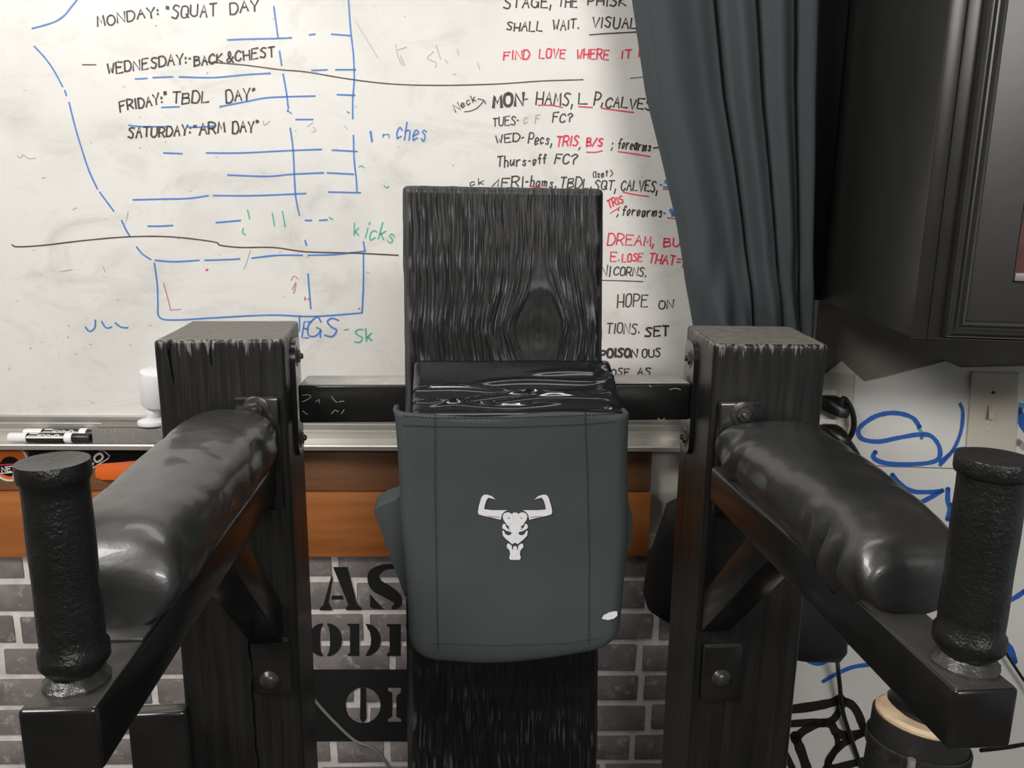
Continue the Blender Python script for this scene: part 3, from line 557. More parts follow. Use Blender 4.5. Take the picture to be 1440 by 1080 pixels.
# arms
def arm(x0, x1, yend, ypost, px0, px1, bx, bz_hi, lz0, lz1, lbx, lbz, lab):
    zt, zb = 1.225, 1.183
    b = bmesh.new(); box(b, (x0, yend, zb), (x1, ypost-.006, zt), .0035, 3)
    a = obj('arm', b, M['steel'], ds); a['label'] = lab
    b = bmesh.new(); w = x1-x0; yu = .69 if x0 < 0 else .672; t = .040
    y1 = ypost-.004; zl = zb-(y1-yu); sh = t*math.sqrt(2)
    X = lambda k: (x0+.002 if k else x1-.002)
    hexa(b, [V((X(1), yu, zb+.004)), V((X(0), yu, zb+.004)), V((X(0), y1, zl)), V((X(1), y1, zl))], [V((X(1), yu+sh, zb+.004)), V((X(0), yu+sh, zb+.004)), V((X(0), y1, zl+sh)), V((X(1), y1, zl+sh))], .003)
    obj('brace', b, M['steel'], a)
    b = bmesh.new(); box(b, (px0, ypost-.0065, 1.165), (px1, ypost+.003, bz_hi), .003); obj('mounting_plate', b, M['steel'], a)
    b = bmesh.new(); box(b, (px0+.002, ypost-.0065, lz0), (px1-.001, ypost+.003, lz1+.012), .003); obj('brace_plate', b, M['steel'], a)
    b = bmesh.new(); hexbolt(b, (bx, ypost-.0065, bz_hi-.013), (0, -1, 0), .0095, .008); obj('bolt', b, M['bolt'], a, 30)
    b = bmesh.new(); lathe(b, [(.012, 0), (.0125, .002), (.009, .006), (.005, .0085)], (lbx, ypost-.0065, lbz), (0, -1, 0), 24); obj('bolt', b, M['bolt'], a)
arm(-.247, -.2025, .412, .886, -.246, -.196, -.221, 1.302, .924, .985, -.223, .944, 'left black square-tube arm')
arm(.3075, .3495, .397, .850, .313, .366, .341, 1.301, .914, .978, .338, .947, 'right black square-tube arm')
# padded arm rests
def pad(secs, lab, crease):
    b = bmesh.new(); n = 56; rings = []
    P = cr([(*s[:3],) for s in secs], 14); Q = cr([(*s[3:6],) for s in secs], 14)
    for i, (p, q) in enumerate(zip(P, Q)):
        y, xc, hw = p; zb, zt, sq = q; ring = []
        for k in range(n):
            a = 2*math.pi*k/n; c, s = math.cos(a), math.sin(a); e = 2/sq
            x = math.copysign(abs(c)**e, c); z = math.copysign(abs(s)**e, s)
            if z < 0: x *= 1-.22*(-z)                        # vinyl is pulled in under the pad
            w = V((xc+hw*x, y, (zb+zt)/2+(zt-zb)/2*z))
            d = noise.noise(w*24)*.0022+noise.noise(w*70)*.0007
            w += V((c*d, 0, s*d))
            w += crease(w, c, s, y)
            ring.append(w)
        rings.append(ring)
    loft(b, rings); o = obj('arm_pad', b, M['vinyl'], ds, 70); o['label'] = lab
def crl(w, c, s, y):
    d = V((0, 0, 0))
    if c > .3 and s < .5 and y > .72: d.x -= .004*max(0, math.sin(y*90+w.z*60))
    return d
def crr(w, c, s, y):
    d = V((0, 0, 0))
    if c < -.1 and s < .75 and y < .60:
        f = math.exp(-((y-.545)/.034)**2)*min(1, (.75-s)*1.2); q_ = math.cos((y-.545)*230+(w.z-1.24)*25); f *= min(1, max(0, .55-s)*1.6); d.x -= .0075*f*math.copysign(abs(q_)**.6, q_)+.002*f; d.z -= .004*f*max(0, q_)
    if c < -.5 and y > .76: d.x += .005*math.sin(y*95+w.z*70)
    return d
pad([(.502, -.226, .014, 1.225, 1.240, 2.2), (.503, -.227, .030, 1.2245, 1.258, 2.3), (.508, -.228, .039, 1.223, 1.272, 2.5), (.520, -.230, .045, 1.220, 1.286, 2.6), (.545, -.234, .048, 1.214, 1.295, 2.7), (.60, -.237, .050, 1.211, 1.298, 2.7), (.68, -.241, .0515, 1.210, 1.298, 2.7), (.76, -.243, .053, 1.208, 1.298, 2.7), (.83, -.245, .054, 1.206, 1.296, 2.6), (.862, -.245, .053, 1.207, 1.293, 2.5), (.872, -.245, .045, 1.213, 1.285, 2.3)], 'left black vinyl arm pad', crl)
pad([(.490, .340, .014, 1.226, 1.240, 2.2), (.491, .340, .032, 1.2245, 1.256, 2.3), (.496, .341, .040, 1.222, 1.268, 2.5), (.510, .343, .046, 1.217, 1.281, 2.6), (.55, .347, .050, 1.208, 1.290, 2.6), (.62, .356, .055, 1.202, 1.290, 2.5), (.72, .366, .062, 1.200, 1.288, 2.5), (.80, .371, .066, 1.200, 1.286, 2.5), (.830, .372, .066, 1.203, 1.283, 2.5), (.841, .372, .056, 1.212, 1.274, 2.3)], 'right black vinyl arm pad with puckered near corner', crr)
b = bmesh.new(); box(b, (-.2465, .484, 1.2249), (-.2035, .53, 1.2275), .0012); o = obj('vinyl_flap', b, M['vinyl'], ds); o['label'] = 'flat vinyl edge under the left arm pad'
# hand grips
def grip(x, y, r, lab, fr=1.1):
    z0 = 1.2245; b = bmesh.new(); prof = [(r*.80, 0), (r*.80, .010), (r*.95, .012), (r*1.10, .016), (r*1.10, .024), (r*1.0, .027)]
    prof += [(r*(1.0+.01*math.sin(i)), .027+i*.0085) for i in range(1, 12)] + [(r*1.0, .1285), (r*(fr-.03), .130), (r*fr, .132), (r*fr, .1385), (r*(fr-.03), .1405), (r*.5, .1395), (r*.1, .139)]
    ax = V((0, 0, 1)); lathe(b, prof, (x, y, z0), ax, 40)
    h = obj('hand_grip', b, M['grip'], ds, 50); h['label'] = lab
    b = bmesh.new(); n = 40; rings = []
    for rr, zz in ((1.02, -.001), (1.05, .003), (.92, .006), (.79, .009)):
        rings.append([V((x+(r*rr+.0014*noise.noise(V((i*.9, rr*9, x*50))))*math.cos(6.28318*i/n), y+(r*rr+.0014*noise.noise(V((i*.9, rr*9, x*50))))*math.sin(6.28318*i/n), z0+zz)) for i in range(n)])
    loft(b, rings); obj('weld_bead', b, M['weld'], h)
grip(-.2255, .440, .0178, 'left upright hand grip')
grip(.3325, .425, .0192, 'right upright hand grip', 1.14)

# ================================================================ wrapped pad block and neoprene sleeve on the plank
b = bmesh.new(); rings = []; n = 90
def rrect(x0, x1, y0, y1, r, z, n=24):
    pts = []
    for cx, cy, a0 in ((x1-r, y1-r, 0), (x0+r, y1-r, 90), (x0+r, y0+r, 180), (x1-r, y0+r, 270)):
        for k in range(7): a = R(a0+15*k); pts.append(V((cx+r*math.cos(a), cy+r*math.sin(a), z)))
    out = []
    for i, p in enumerate(pts):
        q = pts[(i+1) % len(pts)]; m_ = {6: 60, 13: 22, 20: 60, 27: 22}.get(i, 1)
        for k in range(m_): out.append(p.lerp(q, k/m_))
    return out
PR = []
for k in range(24): PR.append((.8105, 1.06+k*(1.288-1.06)/24, 0, -1))
for k in range(7): a = R(15*k); PR.append((.8225-.012*math.cos(a), 1.288+.012*math.sin(a), 0, -1))
for k in range(1, 61): PR.append((.8225+(.8985-.8225)*k/61, 1.300+(1.3405-1.300)*k/61, k/61, 1))
for k in range(7): a = R(15*k); PR.append((.9005+.006*math.sin(a), 1.3355+.006*math.cos(a), 1, 1))
PR += [(.9065, 1.32, 1, 0), (.906, 1.28, 1, 0), (.890, 1.15, 1, 0), (.878, 1.06, 1, 0)]
def crease(x, t):
    h = noise.noise(V((x*9, t*3, 2)))*.0016
    for c_, sl, lo, hi, wd, am in ((.36, -.9, -.05, .23, .035, .0042), (.30, 1.9, -.03, .20, .03, .0030), (.12, -.4, -.05, .13, .03, .0036), (.55, .5, .02, .24, .05, .0022), (.20, .9, .02, .22, .025, .0026), (.74, -.3, .08, .25, .05, .0018)):
        cc = c_+sl*(x-.08)*.9+.04*math.sin(x*37+c_*20); h += am*math.exp(-((t-cc)/wd)**2)*min(1, max(0, (hi-x)/.05))*min(1, max(0, (x-lo)/.03))
    if x > .165: h += .004*noise.noise(V((x*70, t*6, 8)))*min(1, (x-.165)/.02)
    return h
NX = 110; XR = .1935
for i in range(NX+1):
    x = -.0405+(XR+.0405)*i/NX; e = min(i, NX-i)/4; rn = 0 if e >= 1 else .004*(1-math.sqrt(max(0, 1-(1-e)**2))); ring = []
    for (y, z, t, up) in PR:
        w = V((x, y, z)); d = V((0, .8575-y, 1.2-z)).normalized()*rn
        if up == 1: w += V((0, -.47, .88))*crease(x, t)
        w += d; ring.append(w)
    R2 = R2 if i else []
    R2.append(ring)
vs = loft(b, R2)
tag(obj('foam_pad', b, M['plastic'], None, 50), 'foam back pad wrapped in shiny black plastic, its top showing above the grey sleeve', 'pad')

sv = thing('neoprene_sleeve', 'dark grey neoprene sleeve with a white bull skull emblem, pulled over the plank backrest', 'sleeve', (.065, .83, 1.02))
YF = lambda z: .800+.006*math.cos((z-1.16)*14)          # front face
def svx(z):
    """left and right edge of the sleeve at height z"""
    L = [(1.000, -.046), (1.06, -.0475), (1.12, -.051), (1.18, -.0545), (1.25, -.056), (1.29, -.058), (1.302, -.0605)]
    Q = [(1.000, .192), (1.04, .199), (1.10, .203), (1.15, .206), (1.19, .204), (1.24, .200), (1.302, .198)]
    def ip(T):
        for (a, c), (d, e) in zip(T, T[1:]):
            if z <= d: return c+(e-c)*max(0, (z-a)/(d-a))
        return T[-1][1]
    return ip(L), ip(Q)
b = bmesh.new(); rings = []
Z0, Z1 = 1.013, 1.301
zz = [Z0+.028*(1-math.cos(i*math.pi/16)) for i in range(8)]+[Z0+.028+(Z1-Z0-.028)*i/40 for i in range(41)]
for z in zz:
    x0, x1 = svx(z); t = z-Z0; r = .024; ins = r-math.sqrt(max(0, r*r-(r-min(t, r))**2)) if t < r else 0
    x0 += ins; x1 -= ins*1.0; yf = YF(z)+.0; ring = []
    bow = .0
    for p in rrect(x0, x1, yf+ins*.35, .952+bt(z), .016, z): 
        u_ = (p.x-x0)/(x1-x0)
        p.z += -.006*math.sin(u_*math.pi)*(1-min(1, t/.05))*1.0 + (.006*(u_-.5) if t < .05 else 0)*(1-min(1, t/.05)) + (.0025*math.cos(u_*9) if z > 1.29 else 0)
        p.z -= max(0, p.y-.835)*.50*min(1, max(0, (z-1.18)/.1))
        if p.y < .85: p.y += .0016*noise.noise(V((p.x*14, 2, p.z*14)))-.006*math.sin(u_*math.pi)
        ring.append(p)
    rings.append(ring)
loft(b, rings, cap0=True, cap1=False)
so = obj('sleeve_body', b, M['neoprene'], sv, 60)
md = so.modifiers.new('thickness', 'SOLIDIFY'); md.thickness = .0045; md.offset = -1
# strap flaps that fold round the sides
def flap(pts, y0, y1, lab):
    b = bmesh.new(); rings = []
    P = [(p.x, p.y) for p in cr([(*p, 0) for p in pts], 5, True)]
    cx = sum(p[0] for p in P)/len(P); cz = sum(p[1] for p in P)/len(P)
    for y, s in ((y0, .93), (y0+.003, .985), (y0+.007, 1), (y1-.007, 1), (y1-.003, .985), (y1, .93)): rings.append([V((cx+(x-cx)*s, y, cz+(z_-cz)*s)) for x, z_ in P])
    loft(b, rings); o = obj('side_flap', b, M['neoprene'], sv, 40); o['label'] = lab
def px(a, c, Y): q = onY(a, c, Y); return (q.x, q.z)
flap([px(x, y, .87) for x, y in [(575, 690), (558, 694), (540, 701), (529, 709), (528, 717), (536, 738), (546, 765), (558, 800), (575, 830)]], .855, .90, 'left folded side flap')
flap([px(x, y, .87) for x, y in [(868, 690), (880, 700), (887, 722), (887, 742), (880, 775), (872, 800), (862, 800), (860, 720)]], .86, .90, 'right folded side flap')
def front(a, c, off=.0008):
    d = ray(a, c); Y = .80
    for _ in range(5):
        q = CAM+d*(Y/d.y); x0, x1 = svx(q.z); u_ = min(1, max(0, (q.x-x0)/(x1-x0)))
        Y = YF(q.z)+.0016*noise.noise(V((q.x*14, 2, q.z*14)))-.006*math.sin(u_*math.pi)-off
    return CAM+d*(Y/d.y)
# stitching
b = bmesh.new(); d_ = 0
def stitches(pts, step=4.4, w=1.7, on=.60):
    L = 0
    for (x0, y0), (x1, y1) in zip(pts, pts[1:]):
        n_ = int(math.hypot(x1-x0, y1-y0)/step)
        for i in range(n_):
            t0, t1 = i/n_, (i+on)/n_; a = V((x0+(x1-x0)*t0, y0+(y1-y0)*t0)); e = V((x0+(x1-x0)*t1, y0+(y1-y0)*t1)); dd = (e-a).normalized(); nn = V((-dd.y, dd.x))*w/2
            b.faces.new([b.verts.new(front(*p, .0012)) for p in (a+nn, a-nn, e-nn, e+nn)])
stitches([(612, 582), (612, 700), (614, 820), (616, 918)]); stitches([(823, 580), (826, 660), (829, 780), (828, 908)])
stitches([(566, 585), (612, 588), (715, 588), (823, 584), (866, 582)]); stitches([(566, 598), (612, 600), (715, 601), (823, 597), (866, 593)]); stitches([(600, 905), (700, 908), (800, 905), (846, 896)], 4, .9)
obj('stitching', b, M['stitch'], sv, 0)
# bull skull emblem
b = bmesh.new()
def E(pts, s=7.717, ox=640, oy=670): fill(b, [[front(ox+x/s, oy+y/s, .0014) for x, y in pts]])
def sm(pts, k=3): return [(p.x, p.y) for p in cr([(*p, 0) for p in pts], k, True)]
def mir(pts, cx=650): return [(2*cx-x, y) for x, y in pts][::-1]
def dens(pts, m_=26):
    out = []
    for i, p in enumerate(pts):
        q = pts[(i+1) % len(pts)]; k = max(1, int(math.hypot(q[0]-p[0], q[1]-p[1])/m_))
        out += [(p[0]+(q[0]-p[0])*j/k, p[1]+(q[1]-p[1])*j/k) for j in range(k)]
    return out
horn = [(495, 470), (400, 445), (300, 425), (258, 412), (247, 390), (258, 320), (285, 230), (310, 200), (350, 198), (400, 215), (440, 252), (400, 238), (360, 230), (338, 260), (322, 310), (315, 357), (400, 366), (565, 366), (530, 385), (505, 420)]
slit = [(345, 426), (485, 440), (483, 447), (380, 436)]
for f_ in (lambda p: p, mir):
    fill(b, [[front(640+x/7.717, 670+y/7.717, .0014) for x, y in dens(f_(q))] for q in (horn, slit)])
    E(f_([(528, 512), (545, 520), (552, 548), (590, 585), (612, 605), (560, 590), (512, 562), (512, 535)]))
    E(f_([(512, 590), (528, 590), (545, 625), (575, 640), (605, 632), (612, 615), (655, 610), (650, 620), (655, 715), (620, 735), (560, 685), (520, 645)]))
    E(f_([(575, 725), (612, 748), (620, 790), (630, 800), (632, 760), (652, 755), (652, 905), (600, 905), (587, 885), (598, 840), (590, 800), (562, 770), (560, 745)]))
    E(f_([(515, 430), (535, 398), (575, 388), (612, 405), (618, 412), (590, 440), (565, 460), (582, 458), (600, 478), (612, 492), (598, 520), (590, 545), (565, 530), (525, 470)]))
E([(618, 408), (632, 392), (668, 392), (684, 408), (712, 440), (716, 470), (690, 490), (704, 530), (722, 560), (690, 612), (612, 612), (580, 560), (598, 530), (612, 490), (586, 470), (590, 440)])
em = obj('bull_emblem', b, M['emblem'], sv, 0); em['label'] = 'white bull skull emblem'
b = bmesh.new(); fill(b, [[front(x, y, .0014) for x, y in [(846, 870), (849, 865), (857, 861), (865, 859.5), (868, 860), (868, 866), (863, 870), (855, 872)]]]); o = obj('leaf_mark', b, M['emblem'], sv, 0); o['label'] = 'small white leaf-shaped mark'

# ================================================================ curtain and the black bag behind the right post
def strip(T, z):
    for (a, *c), (d, *e) in zip(T, T[1:]):
        if a >= z >= d: t = (a-z)/(a-d); return [p+(q-p)*t for p, q in zip(c, e)]
    return list(T[-1][1:])
CT = [(2.45, .19, .575), (1.839, .277, .576), (1.70, .306, .583), (1.60, .338, .59), (1.50, .367, .596), (1.42, .384, .602), (1.342, .402, .612), (1.25, .425, .612), (1.15, .45, .60), (1.10, .46, .595)]
b = bmesh.new(); nu = 150; rows = []
FOLD = [(0, 0), (.06, -.012), (.14, -.020), (.30, -.004), (.40, .004), (.425, .028), (.45, .002), (.52, -.022), (.60, -.016), (.625, .022), (.65, -.010), (.73, -.024), (.81, -.014), (.832, .020), (.86, -.012), (.93, -.020), (1, .006)]
def fold(u):
    for (a, c), (d, e) in zip(FOLD, FOLD[1:]):
        if a <= u <= d: t = (u-a)/(d-a); t = t*t*(3-2*t); return c+(e-c)*t
    return 0
for i in range(110):
    z = 2.45-(2.45-1.10)*i/109; x0, x1 = strip(CT, z); row_ = []
    for j in range(nu+1):
        u0 = j/nu; top = min(1, max(0, (z-1.30)/.7)); u = u0+.10*(1-top)*math.sin(u0*math.pi)*(-1) 
        low = max(0, min(1, (1.48-z)/.15))
        y = 1.235+fold(min(1, max(0, u)))*(1.0-.15*low)+.012*low*noise.noise(V((u0*7, z*9, 3)))*2+.004*noise.noise(V((u0*5, z*4, 1)))
        row_.append(V((x0+(x1-x0)*u0, y, z)))
    rows.append(row_)
loft(b, rows, close=False, cap0=False, cap1=False); ct = obj('curtain', b, M['curtain'], None, 80); md = ct.modifiers.new('thickness', 'SOLIDIFY'); md.thickness = .003; md.offset = 0
tag(ct, 'charcoal grey cloth curtain hanging in folds over the right side of the whiteboard', 'curtain')
b = bmesh.new(); rings = []
for z, x0, x1, yd in ((1.05, .42, .52, .015), (1.03, .375, .60, .03), (.98, .365, .62, .045), (.92, .352, .66, .055), (.86, .345, .70, .06), (.835, .352, .722, .06), (.80, .40, .724, .055), (.77, .50, .724, .05), (.745, .60, .723, .04), (.722, .68, .718, .015)):
    ring = []
    for k in range(36):
        a = 6.28318*k/36; q = V(((x0+x1)/2+(x1-x0)/2*math.copysign(abs(math.cos(a))**.75, math.cos(a)), 1.235+yd*math.copysign(abs(math.sin(a))**.8, math.sin(a)), z))
        q += V((noise.noise(q*22)*.004, noise.noise(q*18+V((5, 0, 0)))*.010, 0)); ring.append(q)
    rings.append(ring)
loft(b, rings); tag(obj('cloth_bag', b, M['bag_black'], None, 60), 'dark black cloth bag hanging behind the right timber post below the curtain', 'bag')

# ================================================================ cabinet
A = R(14.4); cx_, cy_ = math.cos(A), math.sin(A)
c0 = V((.5385, .85, 1.3765))       # bottom front left corner
def K(w, d, h): return c0+V((cx_*w+cy_*d, -cy_*w+cx_*d, h))
def kbox(b, w0, w1, d0, d1, h0, h1, bev=.002): hexa(b, [K(w0, d0, h0), K(w1, d0, h0), K(w1, d1, h0), K(w0, d1, h0)], [K(w0, d0, h1), K(w1, d0, h1), K(w1, d1, h1), K(w0, d1, h1)], bev)
cabn = thing('wall_cabinet', 'black lacquered wall cabinet with a moulded framed door, hanging right of the curtain', 'cabinet', tuple(K(.25, .25, 0)))
DPT = .50; CHT = .80; CW = .52
b = bmesh.new()
kbox(b, 0, .018, 0, DPT, 0, CHT); kbox(b, CW-.018, CW, 0, DPT, 0, CHT); kbox(b, .018, .046, 0, .02, 0, CHT); kbox(b, CW-.046, CW-.018, 0, .02, 0, CHT); kbox(b, .046, CW-.046, 0, .02, 0, .03); kbox(b, .018, CW-.018, .022, DPT, 0.012, .03); kbox(b, .018, CW-.018, .0, DPT, CHT-.02, CHT); kbox(b, .018, CW-.018, DPT-.012, DPT, .03, CHT-.02)
obj('cabinet_box', b, M['cab'], cabn)
b = bmesh.new(); kbox(b, -.047, -.001, DPT-.03, DPT-.005, .0, CHT); o = obj('filler_strip', b, M['stencil'], cabn); o['label'] = 'matte black filler strip against the wall'
dw0, dw1, dh0, dh1, yd = .033, CW-.02, .004, CHT-.012, -.001
b = bmesh.new(); sw = .062
# door frame with stepped moulding
def kring(b, w0, w1, h0, h1, d, pd):
    return [K(w0, d, h0), K(w1, d, h0), K(w1, d, h1), K(w0, d, h1)]
steps = [(.0, -.001), (.0, -.011), (.002, -.015), (.005, -.017), (.008, -.0145), (.010, -.0125), (.012, -.0125), (.015, -.0165), (.018, -.0155), (.020, -.012), (sw, -.012), (sw+.002, -.010), (sw+.003, -.001)]
loft(b, [kring(b, dw0+s, dw1-s, dh0+s, dh1-s, d, 0) for s, d in steps], cap0=False, cap1=False)
dr = obj('door', b, M['cab'], cabn, 30)
b = bmesh.new(); kbox(b, dw0+sw-.001, dw1-sw+.001, -.003, -.0008, dh0+sw-.004, dh1-sw+.004, 0); o = obj('door_panel', b, M['cab_in'], dr); o['label'] = 'dark red-brown inset panel'
b = bmesh.new(); kbox(b, dw0+sw+.003, dw1-sw-.003, -.010, -.003, dh0+sw+.003, dh0+sw+.012, .001); o = obj('inner_sill', b, mat('mauve_grey_trim', (.22, .19, .19), .4), dr); o['label'] = 'lighter inner sill'

# ================================================================ graffiti boards on the right wall
def rpoly(name, pts, m, off, th, label, cat=None, group=None):
    b = bmesh.new(); prism(b, [onR(x, y, off) for x, y in pts], (RS*th, th, 0)); o = obj(name, b, m, None, 0)
    return tag(o, label, cat, group)
up = rpoly('graffiti_board', [(1140, 532), (1162, 526), (1184, 508), (1201, 524), (1216, 537), (1245, 531), (1330, 508), (1352, 517), (1440, 515), (1560, 512), (1560, 665), (1364, 658.8), (1140, 651.5)], M['sheet'], .006, .0058, 'white wall board with torn top edge and a looping blue spray-paint letter', 'board', 'white graffiti boards')
lo = rpoly('graffiti_board', [(1100, 652.5), (1227, 656.2), (1364, 660.8), (1560, 667), (1600, 1300), (1060, 1300)], M['sheet'], .006, .0058, 'lower white wall board with blue tags above thick black spray loops', 'board', 'white graffiti boards')
pu = Pen(lambda a, c, o: onR(a, c, o), .0068); L = pu.line
L([(1293, 600), (1284, 588), (1268, 582), (1250, 581), (1230, 586), (1211, 599), (1207, 609), (1214, 618), (1236, 621), (1262, 616), (1292, 611), (1309, 613), (1320, 626), (1322, 640), (1316, 648), (1298, 652), (1264, 653), (1240, 650), (1228, 643), (1231, 636)], 6.4, 'B')
L([(1350, 568), (1354, 579), (1352, 604), (1345, 624), (1335, 640), (1322, 654)], 5, 'B'); L([(1322, 650), (1337, 637), (1350, 631), (1375, 631), (1392, 636)], 4.6, 'B')
L([(1432, 578), (1440, 598), (1452, 612)], 12, 'B'); L([(1428, 570), (1450, 572)], 8, 'c'); L([(1432, 622), (1445, 632)], 10, 'y')
L([(1292, 602), (1297, 610), (1296, 616)], 5.2, 'c')
pu.build(up, {'B': ('blue_spray', 'blue spray-painted letters'), 'c': ('cyan_spray', None), 'y': ('grey_smudge', None)})
pl = Pen(lambda a, c, o: onR(a, c, o), .0068); L = pl.line
L([(1255, 668), (1268, 682), (1284, 691), (1306, 692), (1322, 691)], 6.5, 'B'); L([(1325, 690), (1308, 700), (1288, 710)], 6.5, 'B')
L([(1333, 688), (1333, 705), (1336, 715), (1333, 730)], 7, 'B'); L([(1337, 710), (1356, 703), (1372, 692)], 5.5, 'B'); L([(1345, 709), (1356, 722), (1364, 735)], 5.5, 'B'); L([(1335, 752), (1360, 748), (1385, 747)], 4.5, 'B')
L([(1440, 832), (1425, 842), (1405, 850), (1380, 870)], 7, 'B'); L([(1404, 895), (1420, 912), (1426, 930)], 10, 'B')
L([(1123, 905), (1128, 922), (1142, 932), (1155, 933), (1170, 924)], 5.5, 'B'); L([(1158, 958), (1176, 948), (1200, 938), (1230, 934)], 5.5, 'B'); L([(1185, 905), (1205, 906), (1225, 908)], 4, 'B')
L([(1108, 998), (1140, 994), (1170, 988), (1182, 982)], 13, 'K'); L([(1180, 985), (1196, 990), (1206, 1002), (1213, 1020)], 12, 'K')
L([(1110, 1018), (1140, 1016), (1168, 1014), (1180, 1000), (1186, 985)], 11, 'K'); L([(1118, 1040), (1130, 1028), (1150, 1018), (1168, 1018), (1176, 1030), (1190, 1034), (1216, 1030)], 12, 'K')
L([(1118, 1035), (1126, 1055), (1135, 1082), (1140, 1100)], 14, 'K'); L([(1214, 1030), (1196, 1040), (1180, 1050), (1166, 1068), (1168, 1080), (1190, 1076), (1222, 1068)], 11, 'K'); L([(1176, 1035), (1178, 1050), (1164, 1075), (1150, 1095)], 8, 'K')
L([(1105, 1060), (1116, 1085), (1125, 1110)], 9, 'K'); L([(1380, 1055), (1410, 1052), (1450, 1045)], 6, 'K'); L([(1060, 1070), (1090, 1085), (1120, 1100)], 8, 'K')
L([(1258, 670), (1270, 690)], 3, 'c')
pl.build(lo, {'B': ('blue_spray', 'blue spray-painted tags'), 'K': ('black_spray', 'thick black spray loops'), 'c': ('cyan_spray', None)})
# light switch
sp = thing('light_switch', 'cream light switch plate on the graffiti board behind the right hand grip', 'light switch', onR(1400, 560, .007))
b = bmesh.new(); q = [onR(x, y, .012) for x, y in [(1368, 524), (1433, 526), (1426, 650), (1358, 646)]]; q2 = [onR(x, y, .0065) for x, y in [(1366, 522), (1435, 524), (1428, 653), (1356, 649)]]
hexa(b, q2, q); obj('wall_plate', b, M['cream'], sp)
b = bmesh.new(); q = [onR(x, y, .0225) for x, y in [(1391, 584), (1399, 585), (1399, 591), (1390, 590)]]; q2 = [onR(x, y, .0118) for x, y in [(1390, 567), (1400, 567), (1401, 588), (1390, 588)]]; hexa(b, q2, q, .0008); obj('toggle', b, M['cream'], sp)
for x, y in ((1397, 552), (1389, 604)):
    b = bmesh.new(); lathe(b, [(.003, 0), (.003, .0008), (.002, .0014)], onR(x, y, .012), (-.158, -.987, 0), 14); obj('screw', b, M['bolt'] if y < 560 else M['cream'], sp)
# power outlet, plugs and cord
ou = thing('power_outlet', 'cream wall outlet behind the right timber post, with two black plugs in it', 'outlet', onR(1170, 570, .007))
b = bmesh.new(); hexa(b, [onR(x, y, .0065) for x, y in [(1128, 523), (1203, 526), (1196, 640), (1120, 636)]], [onR(x, y, .012) for x, y in [(1130, 525), (1201, 528), (1194, 638), (1122, 634)]]); obj('wall_plate', b, M['cream'], ou)
for y0 in (552, 592):
    b = bmesh.new(); hexa(b, [onR(x, y, .0118) for x, y in [(1140, y0-5), (1176, y0-4), (1174, y0+25), (1138, y0+24)]], [onR(x, y, .016) for x, y in [(1141, y0-3), (1174, y0-2), (1172, y0+23), (1140, y0+22)]], .0005); obj('socket', b, M['white_pl'], ou)
def plug(x, y, pts, lab):
    t = thing('power_plug', lab, 'plug', onR(x, y, .0165), None)
    c = onR(x, y, .0165); nrm = V((-.158, -.987, 0)); sd = V((.987, -.158, 0)); b = bmesh.new(); rings = []
    for d, w, h, dx, dz in ((0, .019, .014, 0, 0), (.006, .021, .016, 0, 0), (.018, .020, .016, .004, -.001), (.028, .016, .013, .012, -.005), (.036, .010, .009, .019, -.012)):
        rings.append([c+nrm*d+sd*(w*math.copysign(abs(math.cos(a))**.6, math.cos(a))+dx)+V((0, 0, h*math.copysign(abs(math.sin(a))**.6, math.sin(a))+dz)) for a in [6.28318*k/24 for k in range(24)]])
    loft(b, rings); obj('plug_body', b, M['black_pl'], t)
    b = bmesh.new(); tube(b, [c+nrm*.030+sd*.014+V((0, 0, -.009))]+[onR(*p) for p in pts], .0052, 10); obj('cord', b, M['black_pl'], t)
plug(1164, 566, [(1186, 560, .045), (1197, 575, .045), (1201, 595, .04), (1197, 612, .035), (1186, 622, .03), (1170, 624, .025)], 'upper black power plug with its cord curling back down')
plug(1164, 606, [(1186, 612, .04), (1196, 624, .03), (1206, 640, .02), (1214, 655, .015), (1222, 690, .012), (1226, 760, .012), (1215, 840, .012)], 'lower black power plug with its cord running down the board')
# black cord below the bag
b = bmesh.new(); tube(b, [(.715, 1.243, .74)]+[onR(*p) for p in [(1178, 935, .06), (1181, 965, .04), (1185, 1000, .03), (1196, 1035, .02), (1208, 1070, .015), (1225, 1120, .012), (1235, 1250, .012)]], .0046, 10)
tag(obj('power_cable', b, M['black_pl'], None), 'black cord hanging down from the black cloth bag over the graffiti', 'cord')
# grey cable in front of the stencil
b = bmesh.new(); tube(b, [onW(*p) for p in [(405, 930, .014), (430, 968, .014), (447, 990, .014), (470, 1015, .015), (498, 1041, .015), (520, 1050, .015), (535, 1062, .015), (548, 1082, .015), (556, 1110, .014), (560, 1180, .014)]], .0030, 8)
tag(obj('cable', b, M['cable_grey'], None), 'thin grey cable trailing over the black stencilled band on the bricks', 'cable')

b = bmesh.new(); tube(b, [onR(*p) for p in [(1372, 850, .03), (1392, 882, .03), (1412, 914, .03), (1432, 945, .03), (1462, 990, .03), (1500, 1060, .02)]], .0030, 8)
tag(obj('cable', b, M['black_pl'], None), 'thin dark cable slanting past the right hand grip over the graffiti', 'cable')
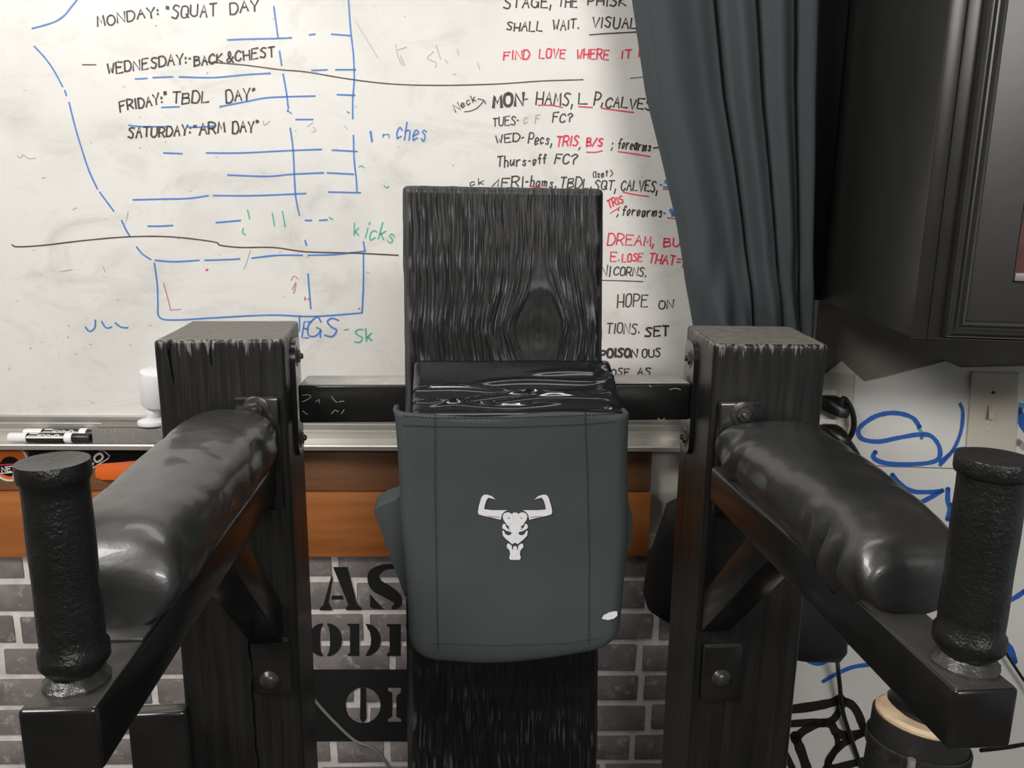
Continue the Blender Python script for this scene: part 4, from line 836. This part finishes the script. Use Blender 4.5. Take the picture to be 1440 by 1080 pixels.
# ================================================================ bottom corners
wpost = thing('wrapped_stick', 'black wrapped wooden stick with bare chipped top and hose clamp, below the right arm', 'stick', (.545, .755, 0))
b = bmesh.new(); cs_ = V((.556, .768, -.006)); n = 28; rings = []
for z, r in ((0, .07), (.5, .062), (.80, .060), (.88, .0585), (.915, .057), (.940, .056)):
    ring = []
    for k in range(n):
        a = 6.28318*k/n; q = cs_+V((r*math.cos(a), r*math.sin(a)*.8, z)); q.z += (z > .93)*(-.15*(q.x-cs_.x)); ring.append(q)
    rings.append(ring)
loft(b, rings); obj('wrapping', b, noisy('black_rubber_wrap', (.012, .012, .0115), (.02, .0195, .019), 30, .55, bs=.3), wpost)
b = bmesh.new(); rings = []
for s, dz in ((.93, -.004), (.95, .004), (.86, .007), (.4, .006)):
    ring = []
    for k in range(n):
        a = 6.28318*k/n; q = cs_+V((.056*s*math.cos(a), .056*s*.8*math.sin(a), .940)); q.z += -.15*(q.x-cs_.x)+dz+.002*noise.noise(q*80); ring.append(q)
    rings.append(ring)
loft(b, rings); o = obj('bare_top', b, M['raw_wood'], wpost); o['label'] = 'pale bare wood top'
b = bmesh.new(); lathe(b, [(.043, 0), (.044, .003), (.040, .006), (.02, .007)], cs_+V((.013, .011, .944)), (.12, .05, 1), 28); obj('dark_core', b, M['black_pl'], wpost)
b = bmesh.new(); rings = []
for r, dz in ((.0585, -.008), (.0605, -.007), (.0605, .007), (.0585, .008)):
    rings.append([cs_+V((r*math.cos(a), r*.8*math.sin(a), .905-.12*r*math.cos(a)+dz)) for a in [6.28318*k/48 for k in range(48)]])
loft(b, rings, cap0=False, cap1=False)
for k in range(48):
    a = 6.28318*(k+.5)/96+math.pi; q = cs_+V((.0607*math.cos(a), .0607*.8*math.sin(a), .905-.12*.0605*math.cos(a))); t = V((-math.sin(a), .8*math.cos(a), .12*math.sin(a))).normalized(); beam(b, q+V((0, 0, -.005)), q+V((0, 0, .005)), .0012, .0012, t)
obj('hose_clamp', b, M['bolt'], wpost)
b = bmesh.new(); q = cs_+V((-.036, -.043, .912)); tube(b, [q+V((0, 0, -.008)), q+V((0, -.001, 0)), q+V((0, 0, .008))], .0045, 12); o = obj('clamp_screw', b, M['alu'], wpost); o['label'] = 'shiny clamp screw'
UP = [(-.364, .802), (-.2985, .805), (-.300, .824), (-.364, .824)]
b = bmesh.new(); hexa(b, [V((x, y, 0)) for x, y in UP], [V((x, y, .955)) for x, y in UP], .006, 3)
tag(obj('black_upright', b, M['steel'], None), 'glossy black upright board end standing behind the left arm, beside the left post', 'upright')
